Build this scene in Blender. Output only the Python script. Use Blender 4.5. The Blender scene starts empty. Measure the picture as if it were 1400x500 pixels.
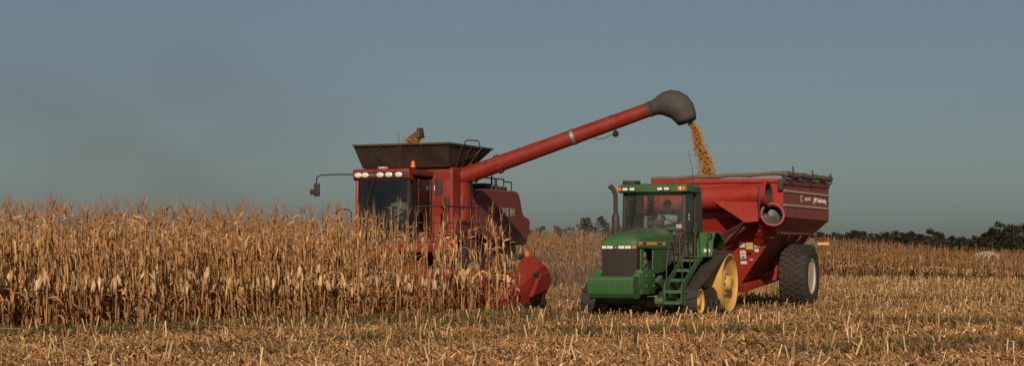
import bpy, bmesh, math, random
import numpy as np
from mathutils import Vector, Matrix, Quaternion

random.seed(7)
RNG = np.random.default_rng(11)
R = math.radians
SC = bpy.context.scene
COL = SC.collection

# ------------------------------------------------------------------ camera, sky, sun, exposure
CAMH = 1.55
FPX = 2400.0                      # focal length in photo pixels (photo 1400 wide)
cam_d = bpy.data.cameras.new('camera')
cam_d.sensor_fit = 'HORIZONTAL'
cam_d.sensor_width = 36.0
cam_d.lens = 36.0 * FPX / 1400.0
cam_d.shift_y = 96.0 / 1400.0
cam_d.clip_start = 0.1
cam_d.clip_end = 6000.0
cam = bpy.data.objects.new('camera', cam_d)
cam.location = (0, 0, CAMH)
cam.rotation_euler = (R(90), 0, 0)
COL.objects.link(cam)
SC.camera = cam

SUN_EL, SUN_AZ = R(28.0), R(183.0)      # azimuth clockwise from +Y
world = bpy.data.worlds.new('World')
SC.world = world
world.use_nodes = True
wn = world.node_tree
wn.nodes.clear()
w_out = wn.nodes.new('ShaderNodeOutputWorld')
w_bg = wn.nodes.new('ShaderNodeBackground')
w_sky = wn.nodes.new('ShaderNodeTexSky')
w_sky.sky_type = 'NISHITA'
w_sky.sun_disc = False
w_sky.sun_elevation = SUN_EL
w_sky.sun_rotation = SUN_AZ
w_sky.altitude = 200
w_sky.air_density = 1.0
w_sky.dust_density = 1.2
w_sky.ozone_density = 1.6
w_hsv = wn.nodes.new('ShaderNodeHueSaturation')
w_hsv.inputs['Saturation'].default_value = 0.66
w_hsv.inputs['Value'].default_value = 1.0
wn.links.new(w_sky.outputs[0], w_hsv.inputs['Color'])
w_tint = wn.nodes.new('ShaderNodeMix')
w_tint.data_type = 'RGBA'
w_tint.blend_type = 'MULTIPLY'
w_tint.inputs[0].default_value = 1.0
w_tint.inputs[7].default_value = (0.84, 0.95, 1.0, 1)
wn.links.new(w_hsv.outputs[0], w_tint.inputs[6])
wn.links.new(w_tint.outputs[2], w_bg.inputs['Color'])
w_bg.inputs['Strength'].default_value = 0.05
wn.links.new(w_bg.outputs[0], w_out.inputs['Surface'])

sun_d = bpy.data.lights.new('sun', 'SUN')
sun_d.energy = 5.0
sun_d.angle = R(0.5)
sun_d.color = (1.0, 0.86, 0.70)
sun = bpy.data.objects.new('sun', sun_d)
S = Vector((math.sin(SUN_AZ) * math.cos(SUN_EL), math.cos(SUN_AZ) * math.cos(SUN_EL), math.sin(SUN_EL)))
sun.rotation_euler = S.to_track_quat('Z', 'Y').to_euler()
sun.location = (0, -10, 30)
COL.objects.link(sun)

SC.view_settings.view_transform = 'Standard'
SC.view_settings.look = 'None'
SC.view_settings.exposure = -0.45
SC.view_settings.gamma = 1.0
SC.view_settings.use_curve_mapping = False
SC.cycles.transparent_max_bounces = 24

# ------------------------------------------------------------------ materials
def mat(name, col, rough=0.6, metal=0.0, var=0.12, scale=5.0, dust=0.0, dcol=(0.34, 0.235, 0.15), bump=0.0, spec=0.4, emit=None):
    m = bpy.data.materials.new(name)
    m.use_nodes = True
    nt = m.node_tree
    b = nt.nodes['Principled BSDF']
    b.inputs['Roughness'].default_value = rough
    b.inputs['Metallic'].default_value = metal
    b.inputs['Specular IOR Level'].default_value = spec
    tc = nt.nodes.new('ShaderNodeTexCoord')
    n1 = nt.nodes.new('ShaderNodeTexNoise')
    n1.inputs['Scale'].default_value = scale
    n1.inputs['Detail'].default_value = 6
    n1.inputs['Roughness'].default_value = 0.65
    nt.links.new(tc.outputs['Object'], n1.inputs['Vector'])
    r1 = nt.nodes.new('ShaderNodeMapRange')
    r1.inputs['From Min'].default_value = 0.3
    r1.inputs['From Max'].default_value = 0.7
    r1.inputs['To Min'].default_value = 1 - var
    r1.inputs['To Max'].default_value = 1 + var
    nt.links.new(n1.outputs['Fac'], r1.inputs['Value'])
    mul = nt.nodes.new('ShaderNodeMix')
    mul.data_type = 'RGBA'
    mul.blend_type = 'MULTIPLY'
    mul.inputs[0].default_value = 1.0
    mul.inputs[6].default_value = (*col, 1)
    nt.links.new(r1.outputs[0], mul.inputs[7])
    last = mul.outputs[2]
    if dust > 0:
        n2 = nt.nodes.new('ShaderNodeTexNoise')
        n2.inputs['Scale'].default_value = 1.7
        n2.inputs['Detail'].default_value = 9
        n2.inputs['Roughness'].default_value = 0.7
        nt.links.new(tc.outputs['Object'], n2.inputs['Vector'])
        r2 = nt.nodes.new('ShaderNodeMapRange')
        r2.inputs['From Min'].default_value = 0.32
        r2.inputs['From Max'].default_value = 0.72
        r2.inputs['To Min'].default_value = dust * 0.25
        r2.inputs['To Max'].default_value = dust * 1.3
        nt.links.new(n2.outputs['Fac'], r2.inputs['Value'])
        mx = nt.nodes.new('ShaderNodeMix')
        mx.data_type = 'RGBA'
        mx.inputs[7].default_value = (*dcol, 1)
        nt.links.new(r2.outputs[0], mx.inputs[0])
        nt.links.new(last, mx.inputs[6])
        last = mx.outputs[2]
        r3 = nt.nodes.new('ShaderNodeMapRange')
        r3.inputs['From Min'].default_value = 0.3
        r3.inputs['From Max'].default_value = 0.7
        r3.inputs['To Min'].default_value = rough * 0.85
        r3.inputs['To Max'].default_value = min(1.0, rough + 0.3)
        nt.links.new(n2.outputs['Fac'], r3.inputs['Value'])
        nt.links.new(r3.outputs[0], b.inputs['Roughness'])
    nt.links.new(last, b.inputs['Base Color'])
    if bump > 0:
        bp = nt.nodes.new('ShaderNodeBump')
        bp.inputs['Strength'].default_value = bump
        bp.inputs['Distance'].default_value = 0.02
        nt.links.new(n1.outputs['Fac'], bp.inputs['Height'])
        nt.links.new(bp.outputs[0], b.inputs['Normal'])
    if emit:
        b.inputs['Emission Color'].default_value = (*emit[0], 1)
        b.inputs['Emission Strength'].default_value = emit[1]
    return m

def glass_mat(name, tint, refl_rough=0.05, film=0.06, filmcol=(0.3, 0.26, 0.2)):
    """tinted pane: see-through by 'tint', fresnel reflection, thin film of dust"""
    m = bpy.data.materials.new(name)
    m.use_nodes = True
    nt = m.node_tree
    nt.nodes.clear()
    out = nt.nodes.new('ShaderNodeOutputMaterial')
    tr = nt.nodes.new('ShaderNodeBsdfTransparent')
    tr.inputs['Color'].default_value = (*tint, 1)
    gl = nt.nodes.new('ShaderNodeBsdfGlossy')
    gl.inputs['Roughness'].default_value = refl_rough
    fr = nt.nodes.new('ShaderNodeFresnel')
    fr.inputs['IOR'].default_value = 1.5
    mx = nt.nodes.new('ShaderNodeMixShader')
    nt.links.new(fr.outputs[0], mx.inputs[0])
    nt.links.new(tr.outputs[0], mx.inputs[1])
    nt.links.new(gl.outputs[0], mx.inputs[2])
    df = nt.nodes.new('ShaderNodeBsdfDiffuse')
    df.inputs['Color'].default_value = (*filmcol, 1)
    tc = nt.nodes.new('ShaderNodeTexCoord')
    n1 = nt.nodes.new('ShaderNodeTexNoise')
    n1.inputs['Scale'].default_value = 2.5
    n1.inputs['Detail'].default_value = 5
    nt.links.new(tc.outputs['Object'], n1.inputs['Vector'])
    mr = nt.nodes.new('ShaderNodeMapRange')
    mr.inputs['From Min'].default_value = 0.3
    mr.inputs['From Max'].default_value = 0.7
    mr.inputs['To Min'].default_value = film * 0.4
    mr.inputs['To Max'].default_value = film * 1.6
    nt.links.new(n1.outputs['Fac'], mr.inputs['Value'])
    m2 = nt.nodes.new('ShaderNodeMixShader')
    nt.links.new(mr.outputs[0], m2.inputs[0])
    nt.links.new(mx.outputs[0], m2.inputs[1])
    nt.links.new(df.outputs[0], m2.inputs[2])
    nt.links.new(m2.outputs[0], out.inputs['Surface'])
    return m

def plant_mat(name, rough=0.75, translucent=0.14, jitter=0.22, nscale=9.0):
    """plant matter: own colour per piece (colour attribute), fine noise, slight translucency"""
    m = bpy.data.materials.new(name)
    m.use_nodes = True
    nt = m.node_tree
    nt.nodes.clear()
    out = nt.nodes.new('ShaderNodeOutputMaterial')
    at = nt.nodes.new('ShaderNodeAttribute')
    at.attribute_name = 'tint'
    oi = nt.nodes.new('ShaderNodeObjectInfo')
    tc = nt.nodes.new('ShaderNodeTexCoord')
    n1 = nt.nodes.new('ShaderNodeTexNoise')
    n1.inputs['Scale'].default_value = nscale
    n1.inputs['Detail'].default_value = 4
    nt.links.new(tc.outputs['Object'], n1.inputs['Vector'])
    mr = nt.nodes.new('ShaderNodeMapRange')
    mr.inputs['From Min'].default_value = 0.3
    mr.inputs['From Max'].default_value = 0.7
    mr.inputs['To Min'].default_value = 1 - jitter
    mr.inputs['To Max'].default_value = 1 + jitter
    nt.links.new(n1.outputs['Fac'], mr.inputs['Value'])
    m1 = nt.nodes.new('ShaderNodeMapRange')
    m1.inputs['To Min'].default_value = 0.84
    m1.inputs['To Max'].default_value = 1.16
    nt.links.new(oi.outputs['Random'], m1.inputs['Value'])
    mm = nt.nodes.new('ShaderNodeMath')
    mm.operation = 'MULTIPLY'
    nt.links.new(mr.outputs[0], mm.inputs[0])
    nt.links.new(m1.outputs[0], mm.inputs[1])
    mul = nt.nodes.new('ShaderNodeMix')
    mul.data_type = 'RGBA'
    mul.blend_type = 'MULTIPLY'
    mul.inputs[0].default_value = 1.0
    nt.links.new(at.outputs['Color'], mul.inputs[6])
    nt.links.new(mm.outputs[0], mul.inputs[7])
    b = nt.nodes.new('ShaderNodeBsdfPrincipled')
    b.inputs['Roughness'].default_value = rough
    b.inputs['Specular IOR Level'].default_value = 0.25
    nt.links.new(mul.outputs[2], b.inputs['Base Color'])
    tr = nt.nodes.new('ShaderNodeBsdfTranslucent')
    nt.links.new(mul.outputs[2], tr.inputs['Color'])
    mx = nt.nodes.new('ShaderNodeMixShader')
    mx.inputs[0].default_value = translucent
    nt.links.new(b.outputs[0], mx.inputs[1])
    nt.links.new(tr.outputs[0], mx.inputs[2])
    nt.links.new(mx.outputs[0], out.inputs['Surface'])
    return m

M = {}
M['corn'] = plant_mat('dry_corn')
M['litter'] = plant_mat('corn_litter', translucent=0.12)
M['grass'] = plant_mat('grass_blades', translucent=0.3)
M['foliage'] = plant_mat('tree_foliage', translucent=0.2, nscale=1.0)
M['kernel'] = plant_mat('corn_kernels', rough=0.5, translucent=0.1)
M['bark'] = mat('bark', (0.09, 0.065, 0.045), 0.9, var=0.3, scale=3)
M['green'] = mat('green_paint', (0.018, 0.108, 0.026), 0.36, var=0.10, dust=0.13)
M['green_dusty'] = mat('green_paint_dusty', (0.03, 0.10, 0.028), 0.5, var=0.15, dust=0.34)
M['yellow'] = mat('yellow_paint', (0.62, 0.33, 0.055), 0.5, var=0.12, dust=0.34, dcol=(0.40, 0.28, 0.16))
M['decal_yellow'] = mat('yellow_decal', (0.68, 0.40, 0.05), 0.45, var=0.06, dust=0.12)
M['red'] = mat('red_paint', (0.225, 0.016, 0.009), 0.34, var=0.12, dust=0.07)
M['red_cart'] = mat('red_cart_paint', (0.320, 0.018, 0.010), 0.34, var=0.14, dust=0.06)
M['red_shaded_dusty'] = mat('red_paint_shaded_dusty', (0.19, 0.020, 0.012), 0.5, var=0.15, dust=0.40, dcol=(0.20, 0.11, 0.075))  # body red under dust, darkened to stand in for shade on side panels
M['red_cart_shaded'] = mat('red_cart_paint_shaded_dusty', (0.22, 0.022, 0.014), 0.45, var=0.12, dust=0.40, dcol=(0.26, 0.15, 0.11))  # same red as the cart front; dust and grazing-sun dimness mixed into the colour
M['trim_line'] = mat('cream_pinstripe', (0.50, 0.36, 0.27), 0.5, var=0.1, dust=0.2)
M['black'] = mat('black_trim', (0.018, 0.016, 0.015), 0.5, var=0.2, dust=0.10)
M['grille'] = mat('grille_black', (0.016, 0.013, 0.011), 0.6, var=0.25, dust=0.07)
M['rubber'] = mat('rubber', (0.022, 0.019, 0.017), 0.85, var=0.25, dust=0.22, dcol=(0.13, 0.09, 0.06), bump=0.2)
M['hood_rubber'] = mat('spout_rubber', (0.045, 0.042, 0.038), 0.7, var=0.2, dust=0.22, dcol=(0.16, 0.13, 0.10), bump=0.3)
M['tank'] = mat('tank_extension_steel', (0.030, 0.021, 0.016), 0.5, var=0.4, scale=1.6, dust=0.42, dcol=(0.14, 0.092, 0.058))
M['rim'] = mat('cream_rim_paint', (0.55, 0.48, 0.36), 0.5, var=0.1, dust=0.32)
M['steel'] = mat('bare_steel', (0.42, 0.40, 0.37), 0.35, metal=0.85, var=0.15, dust=0.25)
M['bright_steel'] = mat('worn_flighting', (0.09, 0.085, 0.08), 0.5, metal=0.6, var=0.4, scale=12)
M['tarp'] = mat('rolled_tarp', (0.105, 0.075, 0.050), 0.85, var=0.3, scale=4, dust=0.2, bump=0.4)
M['lamp'] = mat('lamp_glass', (0.75, 0.72, 0.62), 0.12, var=0.1, spec=0.8)
M['amber'] = mat('amber_lens', (0.75, 0.16, 0.02), 0.25, var=0.05)
M['redlens'] = mat('red_lens', (0.30, 0.02, 0.015), 0.25, var=0.05)
M['white'] = mat('white_sticker', (0.72, 0.68, 0.60), 0.5, var=0.08, dust=0.15)
M['decal_grey'] = mat('faded_grey_decal', (0.42, 0.38, 0.34), 0.6, var=0.1, dust=0.3)
M['sticker_yellow'] = mat('yellow_sticker', (0.68, 0.46, 0.10), 0.5, var=0.08, dust=0.15)
M['sticker_black'] = mat('black_sticker', (0.02, 0.02, 0.02), 0.5)
M['engine'] = mat('engine_green', (0.05, 0.12, 0.04), 0.5, var=0.4, scale=14, dust=0.35)
M['interior'] = mat('cab_interior', (0.05, 0.045, 0.04), 0.8, var=0.2)
M['liner'] = mat('cab_headliner', (0.30, 0.27, 0.23), 0.9, var=0.15)
M['seat'] = mat('seat_cloth', (0.06, 0.05, 0.045), 0.9, var=0.2)
M['glass_front'] = glass_mat('windshield_glass', (0.90, 0.92, 0.90), film=0.05)
M['glass_side'] = glass_mat('side_glass', (0.42, 0.47, 0.48), film=0.10, filmcol=(0.2, 0.2, 0.19))
M['glass_dark'] = glass_mat('combine_glass', (0.66, 0.69, 0.66), film=0.014)
M['mirror'] = mat('mirror_glass', (0.3, 0.3, 0.3), 0.05, metal=1.0, var=0.02)
M['shirt_blue'] = mat('blue_grey_shirt', (0.25, 0.29, 0.33), 0.9, var=0.15)
M['jeans'] = mat('jeans', (0.15, 0.185, 0.24), 0.9, var=0.2)
M['skin'] = mat('skin', (0.42, 0.22, 0.15), 0.55, var=0.06)
M['hair'] = mat('dark_cap', (0.03, 0.025, 0.022), 0.85, var=0.2)
M['shirt_pale'] = mat('pale_shirt', (0.42, 0.45, 0.42), 0.9, var=0.12)
M['boots'] = mat('boots', (0.05, 0.035, 0.025), 0.8, var=0.2)
M['mound'] = mat('pale_crushed_stone', (0.62, 0.60, 0.56), 0.9, var=0.25, scale=1.2, bump=0.5)

def ground_mat():
    m = bpy.data.materials.new('field_soil_and_chaff')
    m.use_nodes = True
    nt = m.node_tree
    b = nt.nodes['Principled BSDF']
    b.inputs['Roughness'].default_value = 0.95
    b.inputs['Specular IOR Level'].default_value = 0.1
    tc = nt.nodes.new('ShaderNodeTexCoord')
    def noise(sc, det=6, rough=0.65):
        n = nt.nodes.new('ShaderNodeTexNoise')
        n.inputs['Scale'].default_value = sc
        n.inputs['Detail'].default_value = det
        n.inputs['Roughness'].default_value = rough
        nt.links.new(tc.outputs['Object'], n.inputs['Vector'])
        return n
    fine = noise(7.0, 10, 0.75)
    ramp = nt.nodes.new('ShaderNodeValToRGB')
    e = ramp.color_ramp.elements
    e[0].position, e[0].color = 0.34, (0.055, 0.030, 0.016, 1)
    e[1].position, e[1].color = 0.72, (0.36, 0.20, 0.085, 1)
    x = e.new(0.5); x.color = (0.17, 0.092, 0.042, 1)
    nt.links.new(fine.outputs['Fac'], ramp.inputs['Fac'])
    big = noise(0.22, 5, 0.6)
    r = nt.nodes.new('ShaderNodeMapRange')
    r.inputs['From Min'].default_value = 0.54
    r.inputs['From Max'].default_value = 0.70
    r.inputs['To Max'].default_value = 0.5
    nt.links.new(big.outputs['Fac'], r.inputs['Value'])
    mx = nt.nodes.new('ShaderNodeMix')
    mx.data_type = 'RGBA'
    mx.inputs[7].default_value = (0.085, 0.075, 0.030, 1)
    nt.links.new(r.outputs[0], mx.inputs[0])
    nt.links.new(ramp.outputs[0], mx.inputs[6])
    nt.links.new(mx.outputs[2], b.inputs['Base Color'])
    bp = nt.nodes.new('ShaderNodeBump')
    bp.inputs['Strength'].default_value = 0.9
    bp.inputs['Distance'].default_value = 0.05
    nt.links.new(fine.outputs['Fac'], bp.inputs['Height'])
    nt.links.new(bp.outputs[0], b.inputs['Normal'])
    return m
M['ground'] = ground_mat()

# ------------------------------------------------------------------ object helpers
def tag(o, label=None, cat=None, group=None, kind=None):
    if label: o['label'] = label
    if cat: o['category'] = cat
    if group: o['group'] = group
    if kind: o['kind'] = kind
    return o

def empty(name, loc, rz=0.0):
    o = bpy.data.objects.new(name, None)
    o.empty_display_size = 0.3
    COL.objects.link(o)
    o.location = loc
    o.rotation_euler = (0, 0, rz)
    return o

def link(name, me, material=None, parent=None):
    o = bpy.data.objects.new(name, me)
    if material is not None and len(me.materials) == 0:
        me.materials.append(material)
    COL.objects.link(o)
    if parent is not None:
        o.parent = parent
    return o

class MB:
    """collects shapes in one mesh"""
    def __init__(self):
        self.v, self.f = [], []
    def add(self, V, F):
        k = len(self.v)
        self.v += [tuple(p) for p in V]
        self.f += [[i + k for i in f] for f in F]
        return self
    def box(self, c, s, rot=None, ch=0.0):
        x, y, z = s[0] / 2, s[1] / 2, s[2] / 2
        if ch <= 0:
            V = [Vector(p) for p in ((-x,-y,-z),(x,-y,-z),(x,y,-z),(-x,y,-z),(-x,-y,z),(x,-y,z),(x,y,z),(-x,y,z))]
            F = [(0,3,2,1),(4,5,6,7),(0,1,5,4),(1,2,6,5),(2,3,7,6),(3,0,4,7)]
        else:
            bm = bmesh.new()
            bmesh.ops.create_cube(bm, size=1.0)
            for q in bm.verts:
                q.co = Vector((q.co.x * s[0], q.co.y * s[1], q.co.z * s[2]))
            bmesh.ops.bevel(bm, geom=list(bm.edges), offset=min(ch, 0.49 * min(s)), segments=2, profile=0.6, affect='EDGES')
            bm.verts.index_update()
            V = [q.co.copy() for q in bm.verts]
            F = [[q.index for q in f.verts] for f in bm.faces]
            bm.free()
        if rot is not None:
            V = [rot @ p for p in V]
        c = Vector(c)
        return self.add([p + c for p in V], F)
    def bar(self, a, b, w, h=None, ch=0.0):
        a, b = Vector(a), Vector(b)
        d = b - a
        q = d.to_track_quat('X', 'Z').to_matrix()
        return self.box((a + b) / 2, (d.length, w, h or w), q, ch)
    def prism(self, poly, axis, a, b):
        """poly: 2-D outline; axis 'x','y','z' extruded from a to b"""
        def P(p, t):
            return {'x': (t, p[0], p[1]), 'y': (p[0], t, p[1]), 'z': (p[0], p[1], t)}[axis]
        n = len(poly)
        V = [P(p, a) for p in poly] + [P(p, b) for p in poly]
        F = [list(range(n))[::-1], list(range(n, 2 * n))] + [(i, (i + 1) % n, n + (i + 1) % n, n + i) for i in range(n)]
        return self.add(V, F)
    def loft(self, secs, cap=True, closed=True):
        n = len(secs[0])
        V = [p for s in secs for p in s]
        F = []
        for k in range(len(secs) - 1):
            for i in range(n if closed else n - 1):
                j = (i + 1) % n
                F.append((k*n+i, k*n+j, (k+1)*n+j, (k+1)*n+i))
        if cap:
            F.append(list(range(n))[::-1])
            F.append([(len(secs)-1)*n + i for i in range(n)])
        return self.add(V, F)
    def tube(self, path, r, n=10, cap=True, flat=None):
        path = [Vector(p) for p in path]
        rs = r if isinstance(r, (list, tuple)) else [r] * len(path)
        secs = []
        up = Vector((0, 0, 1))
        side = None
        for i, p in enumerate(path):
            d = (path[min(i+1, len(path)-1)] - path[max(i-1, 0)]).normalized()
            if side is None:
                side = d.cross(up)
                if side.length < 0.1:
                    side = d.cross(Vector((1, 0, 0)))
            side = (side - d * side.dot(d)).normalized()
            w = side.cross(d).normalized()
            k = 1.0 if flat is None else flat
            secs.append([p + (side * math.cos(t) * k + w * math.sin(t)) * rs[i] for t in [2*math.pi*j/n for j in range(n)]])
        return self.loft(secs, cap)
    def lathe(self, prof, o, ax, n=28, closed=False):
        o, ax = Vector(o), Vector(ax).normalized()
        s = ax.cross(Vector((0, 0, 1)))
        if s.length < 0.1:
            s = ax.cross(Vector((1, 0, 0)))
        s.normalize()
        w = ax.cross(s)
        pr = list(prof) + ([prof[0]] if closed else [])
        secs = [[o + ax * t + (s * math.cos(q) + w * math.sin(q)) * r for q in [2*math.pi*j/n for j in range(n)]] for r, t in pr]
        return self.loft(secs, cap=not closed)
    def build(self, name, material, parent=None, smooth=35, bevel=0.0):
        bm = bmesh.new()
        vs = [bm.verts.new(p) for p in self.v]
        for f in self.f:
            try:
                bm.faces.new([vs[i] for i in f])
            except ValueError:
                pass
        bmesh.ops.recalc_face_normals(bm, faces=bm.faces)
        me = bpy.data.meshes.new(name)
        bm.to_mesh(me)
        bm.free()
        if smooth:
            me.polygons.foreach_set('use_smooth', [True] * len(me.polygons))
            me.set_sharp_from_angle(angle=R(smooth))
        me.materials.append(material)
        o = link(name, me, None, parent)
        if bevel > 0:
            b = o.modifiers.new('bevel', 'BEVEL')
            b.width = bevel
            b.segments = 2
            b.limit_method = 'ANGLE'
            b.angle_limit = R(35)
        return o

def text_part(name, txt, size, material, parent, loc, xdir, updir, extrude=0.004, shear=0.0):
    cu = bpy.data.curves.new('lettering', 'FONT')
    cu.body = txt
    cu.size = size
    cu.extrude = extrude
    cu.shear = shear
    cu.offset = size * 0.012
    t = bpy.data.objects.new('lettering', cu)
    COL.objects.link(t)
    bpy.context.view_layer.update()
    me = bpy.data.meshes.new_from_object(t.evaluated_get(bpy.context.evaluated_depsgraph_get()))
    bpy.data.objects.remove(t)
    bpy.data.curves.remove(cu)
    x = Vector(xdir).normalized()
    u = Vector(updir)
    u = (u - x * u.dot(x)).normalized()
    z = x.cross(u)
    me.transform(Matrix((x, u, z)).transposed().to_4x4())
    me.transform(Matrix.Translation(Vector(loc)))
    me.materials.clear()
    me.materials.append(material)
    return link(name, me, None, parent)

def bulk(name, V, F, C, material, parent=None, smooth=False):
    """one mesh from numpy arrays: V (n,3), F (m,4) quads, C (n,3) colours"""
    me = bpy.data.meshes.new(name)
    n, m = len(V), len(F)
    me.vertices.add(n)
    me.vertices.foreach_set('co', np.ascontiguousarray(V, dtype=np.float32).ravel())
    me.loops.add(m * 4)
    me.loops.foreach_set('vertex_index', np.ascontiguousarray(F, dtype=np.int32).ravel())
    me.polygons.add(m)
    me.polygons.foreach_set('loop_start', np.arange(0, m * 4, 4, dtype=np.int32))
    me.polygons.foreach_set('loop_total', np.full(m, 4, dtype=np.int32))
    me.update(calc_edges=True)
    ca = me.color_attributes.new('tint', 'FLOAT_COLOR', 'POINT')
    ca.data.foreach_set('color', np.ascontiguousarray(np.concatenate([C, np.ones((n, 1))], 1), dtype=np.float32).ravel())
    if smooth:
        me.polygons.foreach_set('use_smooth', np.ones(m, dtype=bool))
    me.materials.append(material)
    if name is None:
        return me
    return link(name, me, None, parent)

# ------------------------------------------------------------------ layout: rows and vehicles share one heading
TH = R(23.0)
BACK = Vector((math.sin(TH), math.cos(TH), 0))       # away from camera along the rows
LEFT = Vector((math.cos(TH), -math.sin(TH), 0))      # the machines' left = right in the picture
HEAD_RZ = math.atan2(-math.cos(TH), -math.sin(TH))
COMB = Vector((-3.64, 49.4, 0))                      # ground under the combine's cab front
TRAC = Vector((4.08, 44.9, 0))                       # ground under the tractor's drive axle
CART = TRAC + BACK * 6.7                             # ground under the cart's axle
A0 = np.array([-12.0, 30.9])                         # front edge of the standing corn
A1 = np.array([0.3, 43.8])
AD = (A1 - A0) / np.linalg.norm(A1 - A0)
AN = np.array([-AD[1], AD[0]])
E0 = np.array([16.0, 104.0])                         # far edge of the cut strip, where corn stands again
EDIR = np.array([43.0, 37.0]) / math.hypot(43.0, 37.0)
EN = np.array([-EDIR[1], EDIR[0]])

def uv(p, org):
    """lateral (to the machines' left) and backward distance from org, arrays (n,2)"""
    d = p - np.array([org.x, org.y])
    return d[:, 0] * LEFT.x + d[:, 1] * LEFT.y, d[:, 0] * BACK.x + d[:, 1] * BACK.y

def sstep(a, b, x):
    t = np.clip((x - a) / (b - a), 0, 1)
    return t * t * (3 - 2 * t)

def gz(x, y):
    """the field dips a little far off to the right, with faint undulation"""
    x, y = np.asarray(x, float), np.asarray(y, float)
    dip = -0.75 * sstep(92, 116, y) * sstep(17, 36, x)
    und = 0.03 * np.sin(x * 0.9 + 1.3) * np.sin(y * 0.55) * sstep(15, 25, y) * (1 - sstep(36, 40, y))
    return dip + und

# ------------------------------------------------------------------ ground
def make_ground():
    xs = np.unique(np.concatenate([np.linspace(-2500, -60, 12), np.linspace(-60, 90, 101), np.linspace(90, 2500, 14)]))
    ys = np.unique(np.concatenate([np.linspace(-600, 10, 5), np.linspace(10, 60, 51), np.linspace(60, 300, 61), np.linspace(300, 4500, 14)]))
    X, Y = np.meshgrid(xs, ys)
    V = np.stack([X.ravel(), Y.ravel(), gz(X, Y).ravel()], 1)
    nx, ny = len(xs), len(ys)
    i, j = np.meshgrid(np.arange(nx - 1), np.arange(ny - 1))
    k = (j * nx + i).ravel()
    F = np.stack([k, k + 1, k + nx + 1, k + nx], 1)
    o = bulk('ground', V, F, np.ones((len(V), 3)), M['ground'], smooth=True)
    tag(o, kind='structure')
make_ground()

# ------------------------------------------------------------------ wheels
def tyre_mesh(mb, o, r, w, ax=(0, 1, 0), n=40, rim_r=0.6):
    """fat tyre with rounded shoulders; o is the centre"""
    h = w / 2
    prof = [(rim_r, -h*0.80), (rim_r + 0.05, -h*0.98), (r*0.80, -h*1.06), (r*0.93, -h*0.98), (r*0.975, -h*0.75), (r*0.985, 0),
            (r*0.975, h*0.75), (r*0.93, h*0.98), (r*0.80, h*1.06), (rim_r + 0.05, h*0.98), (rim_r, h*0.80)]
    mb.lathe(prof, o, ax, n, closed=True)

def lug_mesh(mb, o, r, w, count=30, lh=0.05):
    """worn block tread: five staggered lanes of skewed blocks"""
    o = Vector(o)
    rnd = random.Random(3)
    for lane in range(5):
        yy = (lane-2)*w*0.19
        rr = r*(1.0 if abs(lane-2) < 2 else 0.985)
        for k in range(count):
            a = 2*math.pi*(k + 0.5*(lane % 2) + rnd.uniform(-.08, .08))/count
            nrm = Vector((math.cos(a), 0, math.sin(a)))
            tan = Vector((-math.sin(a), 0, math.cos(a)))
            lat = (Vector((0, 1, 0)) + tan*(0.55 if lane % 2 else -0.55)).normalized()
            q = Matrix((lat, nrm.cross(lat), nrm)).transposed()
            mb.box(o + nrm*rr + Vector((0, yy, 0)), (w*0.17, 2*math.pi*r/count*0.62, lh*rnd.uniform(.8, 1.1)), q)

def big_wheel(parent, o, r, w, rim_r, rim_mat, side, lugs=True, name='wheel'):
    """wheel = tyre with rim, hub and bolts as its pieces; side = +1 outer face towards +y"""
    mb = MB()
    tyre_mesh(mb, o, r, w, rim_r=rim_r)
    if lugs:
        lug_mesh(mb, o, r*0.985, w, 30, 0.06)
    ty = mb.build(name, M['rubber'], parent, 40)
    h = w/2
    mb = MB()
    mb.lathe([(rim_r+0.02, side*h*0.80), (rim_r+0.015, side*h*0.92), (rim_r-0.03, side*h*0.90), (rim_r-0.06, side*h*0.55), (rim_r*0.55, side*h*0.42),
              (rim_r*0.30, side*h*0.42), (0.02, side*h*0.44), (0.02, -side*h*0.1), (rim_r-0.05, -side*h*0.1), (rim_r, -side*h*0.8)], o, (0, 1, 0), 32)
    rm = mb.build('rim', rim_mat, ty, 30)
    mb = MB()
    mb.lathe([(rim_r*0.32, 0), (rim_r*0.30, 0.05*side), (rim_r*0.18, 0.07*side), (rim_r*0.16, 0.14*side), (0.01, 0.15*side)], Vector(o)+Vector((0, side*h*0.42, 0)), (0, 1, 0), 20)
    mb.build('hub', rim_mat, ty, 30)
    mb = MB()
    for k in range(8):
        a = 2*math.pi*k/8
        mb.lathe([(0.022, 0), (0.022, 0.035*side)], Vector(o)+Vector((math.cos(a)*rim_r*0.42, side*h*0.43, math.sin(a)*rim_r*0.42)), (0, 1, 0), 6)
    mb.build('bolt_ring', M['steel'], ty, 0)
    return ty

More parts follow.
